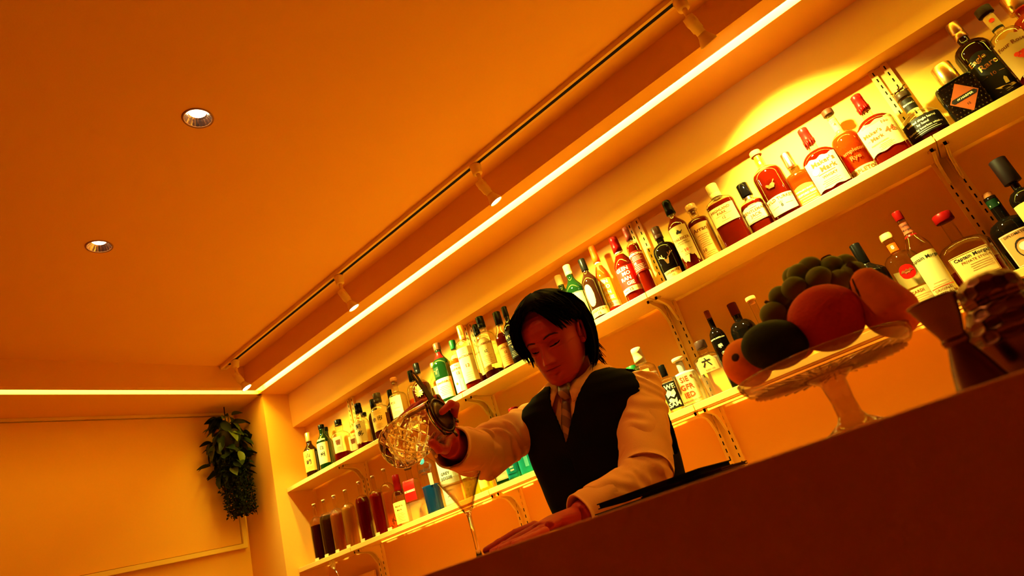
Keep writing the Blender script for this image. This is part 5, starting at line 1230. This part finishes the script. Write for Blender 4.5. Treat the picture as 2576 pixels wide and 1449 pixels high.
    for i in range(620):                    # separate locks combed from the crown
        th = rnd.uniform(0, 2 * PI); a = math.degrees(th if th <= PI else th - 2 * PI); zl = hairline(th)
        z0 = rnd.uniform(max(.15, zl + .01), .222); front = abs(a) < 95
        if front: z1 = max(zl - rnd.uniform(.0, .012), .1); 
        else: z1 = rnd.uniform(.02, .07)
        if 95 <= a < 150: z1 = rnd.uniform(.075, .115)
        if 30 < a < 100: z1 = rnd.uniform(.085, .13) if a > 56 else rnd.uniform(.145, .175)     # long fringe at his right temple
        dth = rnd.uniform(-.18, .18) + (.40 if front and a > -5 else (-.45 if front else 0)) * rnd.uniform(.3, 1.3)
        pts = []; n = 7; o0 = rnd.uniform(.020, .030)
        for k_ in range(n):
            t = k_ / (n - 1); zz = z0 + (z1 - z0) * t
            pts.append(scalp(th + dth * t, zz, o0 + .004 * math.sin(PI * t) - .004 * t * (0 if not front else 1) + (.010 * t * t if not front else 0)))
        r0 = rnd.uniform(.0030, .0060)
        g.tube([HM @ p for p in pts], [(r0 * .7, r0 * .35), (r0, r0 * .4), (r0 * 1.1, r0 * .4), (r0, r0 * .4), (r0 * .8, r0 * .35), (r0 * .5, r0 * .3), (.0005, .0004)], 5)
    for i in range(190):                    # curtain fringe from the parting to the temples
        sd = 1 if i % 2 else -1; tgt = math.radians(rnd.uniform(38, 80)); ze = rnd.uniform(.098, .135) if sd > 0 else rnd.uniform(.128, .152); zs = rnd.uniform(.200, .2265); o0 = rnd.uniform(.019, .027); pts = []
        for k_ in range(9):
            t = k_ / 8; pts.append(scalp(sd * (math.radians(4) + tgt * t ** rnd.uniform(.62, .7)), zs + (ze - zs) * t ** 1.35, o0 - .006 * t + .003 * math.sin(3 * t)))
        r0 = rnd.uniform(.0030, .0055); g.tube([HM @ p for p in pts], [(r0 * .6, r0 * .3)] + [(r0, r0 * .35)] * 6 + [(r0 * .6, r0 * .3), (.0005, .0003)], 5)
    for i in range(120):                    # nape locks falling towards the collar
        th = PI + rnd.uniform(-.55, 1.25); p0 = scalp(th, rnd.uniform(.06, .11), .013); out = Vector((math.sin(th), math.cos(th), 0))
        L = rnd.uniform(.035, .085); p1 = p0 + Vector((0, 0, -L * .5)) + out * .004; p2 = p0 + Vector((0, 0, -L)) + out * rnd.uniform(.004, .022) + Vector((0, .004, 0))
        r0 = rnd.uniform(.0018, .0034); g.tube([HM @ p0, HM @ p1, HM @ p2], [r0, r0 * .8, .0004], 5)
    put('hair', g.v, g.f, mh)
    # ---- shirt
    shirt = mat('shirt_cloth', (.62, .25, .060), .9, spec=.1, bump=.25, bscale=400)
    g = G(); torso_geo(g, -.36, .352, .004, 36, 22)
    for S_, E_, W_, r1, r2, r3, fr_ in ((SHL, ELL, WRL, .066, .054, .044, .80), (SHR, ELR, WRR, .068, .062, .052, .62)):
        a = S_ * 1.0; inn = S_ + (Vector((-.87, 1.47, S_.z)) - S_) * .35
        C_ = E_ + (W_ - E_) * fr_
        g.tube([inn, a, (S_ + E_) / 2, E_], [r1 * .72, r1 * .95, r1 * .96, r2], 22)
        g.sphere(E_, r2 * 1.0, 18, 12); g.tube([E_, (E_ + C_) / 2, C_], [r2, (r2 + r3) / 2, r3], 22)
    tv, tf = remesh(g, .0055, 5)
    out = []
    axs = [(SHL, ELL), (ELL, WRL), (SHR, ELR), (ELR, WRR)]
    for v in tv:                            # folds: along and around the sleeves
        p = Vector(v); best = None
        for a, b in axs:
            ab = b - a; t = max(0, min(1, (p - a).dot(ab) / ab.length_squared)); c = a + ab * t; dd = (p - c).length
            if best is None or dd < best[0]: best = (dd, c, t, ab.normalized(), b)
        dd, c, t, ax_, b_ = best
        if dd < .085 and dd > 1e-4:
            n_ = (p - c) / dd
            s1 = noise.noise(p * 13 + ax_ * 3); s2 = noise.noise(Vector((p.dot(ax_) * 38 + 3 * noise.noise(p * 9), n_.x * 1.4, n_.z * 1.4)))
            near = max(gs((p - ELL).length, .07), gs((p - ELR).length, .08), gs((p - SHR).length, .07), gs((p - SHL).length, .06) * .8)
            p = p + n_ * (.006 * s1 + (.0065 + .013 * near) * s2)
        out.append(p)
    put('shirt', out, tf, shirt)
    def cuff(E_, W_, f0, f1, r0, r1, nm, lab=None):
        A = E_ + (W_ - E_) * f0; B = E_ + (W_ - E_) * f1; d = (B - A).normalized(); q = d.to_track_quat('Z', 'Y').to_matrix(); L = (B - A).length; n = 48; vs = []; rows = [(r0 + (r1 - r0) * t_ / 9, L * t_ / 9) for t_ in range(10)] + [(r1, L), (r1 - .004, L), (r1 - .005, L * .6), (r0 - .007, 0)]
        for r, z in rows:
            for i in range(n):
                a = 2 * PI * i / n; k = 1 + .03 * math.sin(3 * a + z * 40) + .018 * math.sin(5 * a) + .05 * noise.noise(Vector((math.cos(a) * 1.6, math.sin(a) * 1.6, z * 45 + r0 * 900))); vs.append(A + q @ Vector((r * k * math.cos(a), r * k * math.sin(a), z)))
        fs = [(j * n + i, j * n + (i + 1) % n, (j + 1) * n + (i + 1) % n, (j + 1) * n + i) for j in range(len(rows) - 1) for i in range(n)]
        return put(nm, vs, fs, shirt)
    cuff(ELR, WRR, .30, .97, .057, .048, 'sleeve_cuff'); cuff(ELL, WRL, .62, 1.0, .046, .040, 'sleeve_cuff'); cuff(SHL, ELL, .42, .92, .0600, .0625, 'rolled_sleeve')
    g = G(); bp = ELR + (WRR - ELR) * .88 + Vector((-.012, -.047, -.012)); g.sphere(bp, .0052, 12, 8, 0, (1, .5, 1)); put('cuff_button', g.v, g.f, M_white)
    # collar: two leaves folded over the neck, their points lying on the chest
    g = G()
    def ss(t): t = max(0, min(1, t)); return t * t * (3 - 2 * t)
    for s_ in (-1, 1):
        vs = []; n = 20
        for i in range(n + 1):
            t = i / n; a = s_ * (.10 + (PI - .10) * t)
            top = torso_pt(a, .362 + .038 * ss(t * 2.2), .004)
            ao = s_ * ((.155 + 1.145 * ss(t / .3)) if t < .3 else 1.30 + (PI - 1.30) * (t - .3) / .7)
            low = torso_pt(ao, .305 + .067 * ss(t / .34), .022)
            o_ = Vector((math.sin(a), -math.cos(a), 0)); mid = (top + low) / 2 + o_ * .007
            vs += [top - Vector((0, 0, .012)) - o_ * .003, top + o_ * .001, mid, low]
        g.add(vs, [(4 * i + k, 4 * i + k + 1, 4 * i + 5 + k, 4 * i + 4 + k) for i in range(n) for k in range(3)])
    o = put('collar', g.v, g.f, shirt); md = o.modifiers.new('s', 'SOLIDIFY'); md.thickness = .0025
    # tie
    tie = stripe_mat('tie_silk', (.11, .035, .008), (.24, .09, .022))
    g = G(); y0 = -1
    kz = .336; kp = torso_pt(.0, kz, .012) + Vector((.004, 0, 0))
    g.tube([kp + Vector((0, .006, .018)), kp + Vector((0, -.004, 0)), kp + Vector((0, -.002, -.020))], [(.019, .010), (.0185, .013), (.012, .010)], 14, up=(0, -1, 0)); put('tie_knot', g.v, g.f, tie)
    vs = []; n = 12
    for i in range(n + 1):
        t = i / n; z = kz - .018 - t * .13; wd = .0115 + .010 * t; c = torso_pt(0, z, .008) + Vector((.002 - .012 * t, 0, 0))
        vs += [c + Vector((-wd, .002, 0)), c + Vector((-wd * .4, -.004, 0)), c + Vector((wd * .4, -.004, 0)), c + Vector((wd, .002, 0))]
    o = put('tie_blade', vs, [(4 * i + k, 4 * i + k + 1, 4 * i + 5 + k, 4 * i + 4 + k) for i in range(n) for k in range(3)], tie); md = o.modifiers.new('s', 'SOLIDIFY'); md.thickness = .002
    # vest: fine grid around the torso, open in a V and at the arms
    vest = mat('vest_cloth', (.004, .003, .002), .9, spec=.03)
    vs = []; fs = []; nz = 150; na = 170
    def vopen(z, s_):
        if z < .212: return -.07 * s_ * ss((z + .05) / .2) + .004
        xe = (-.872 + .74 * (z - .212)) if s_ > 0 else (-.876 - .03 * (z - .212))
        a = -.3
        while a < 1.5 and (torso_pt(a * s_, z, .015).x - xe) * s_ < 0: a += .01
        return a + 60 * max(0, z - .366)
    for j in range(nz + 1):
        z = -.20 + .582 * j / nz
        for s_ in (-1, 1):
            v0 = min(vopen(z, s_), 2.4)
            for i in range(na + 1): vs.append(torso_pt(s_ * (v0 + (PI - v0) * i / na), z, .015 + .012 * ss((z - .26) / .05) - .012 * ss((z - .35) / .03)))
    rw = na + 1
    for j in range(nz):
        z = -.20 + .582 * (j + .5) / nz
        for k_, s_ in enumerate((-1, 1)):
            v0 = min(vopen(z, s_), 2.4)
            for i in range(na):
                a = v0 + (PI - v0) * (i + .5) / na
                if ((a - PI / 2) / .60) ** 2 + ((z - .235) / .130) ** 2 < 1: continue
                A = (2 * j + k_) * rw + i; B = (2 * j + 2 + k_) * rw + i
                fs.append((A, A + 1, B + 1, B))
    o = put('vest', vs, fs, vest); md = o.modifiers.new('s', 'SOLIDIFY'); md.thickness = .004; md.offset = 1
    # trousers and shoes
    g = G()
    for s_ in (-1, 1): g.tube([Vector((-.87 + s_ * .06, 1.50, Z(-.16))), Vector((-.87 + s_ * .085, 1.50, Z(-.32))), Vector((-.87 + s_ * .10, 1.50, .50)), Vector((-.87 + s_ * .11, 1.51, .08))], [(.12, .112), (.10, .105), .075, .062], 22)
    put('trousers', g.v, g.f, mat('trouser_cloth', (.005, .004, .003), .9, spec=.03))
    for s_ in (-1, 1):
        g = G(); X = -.87 + s_ * .115; g.tube([Vector((X, 1.575, .050)), Vector((X, 1.53, .052)), Vector((X, 1.44, .045)), Vector((X + s_ * .004, 1.36, .034)), Vector((X + s_ * .006, 1.315, .026))], [(.030, .040), (.042, .050), (.046, .044), (.048, .033), (.034, .024)], 18, up=(0, 0, 1)); put('shoe', g.v, g.f, mat('shoe_leather', (.01, .007, .005), .3))
bartender()
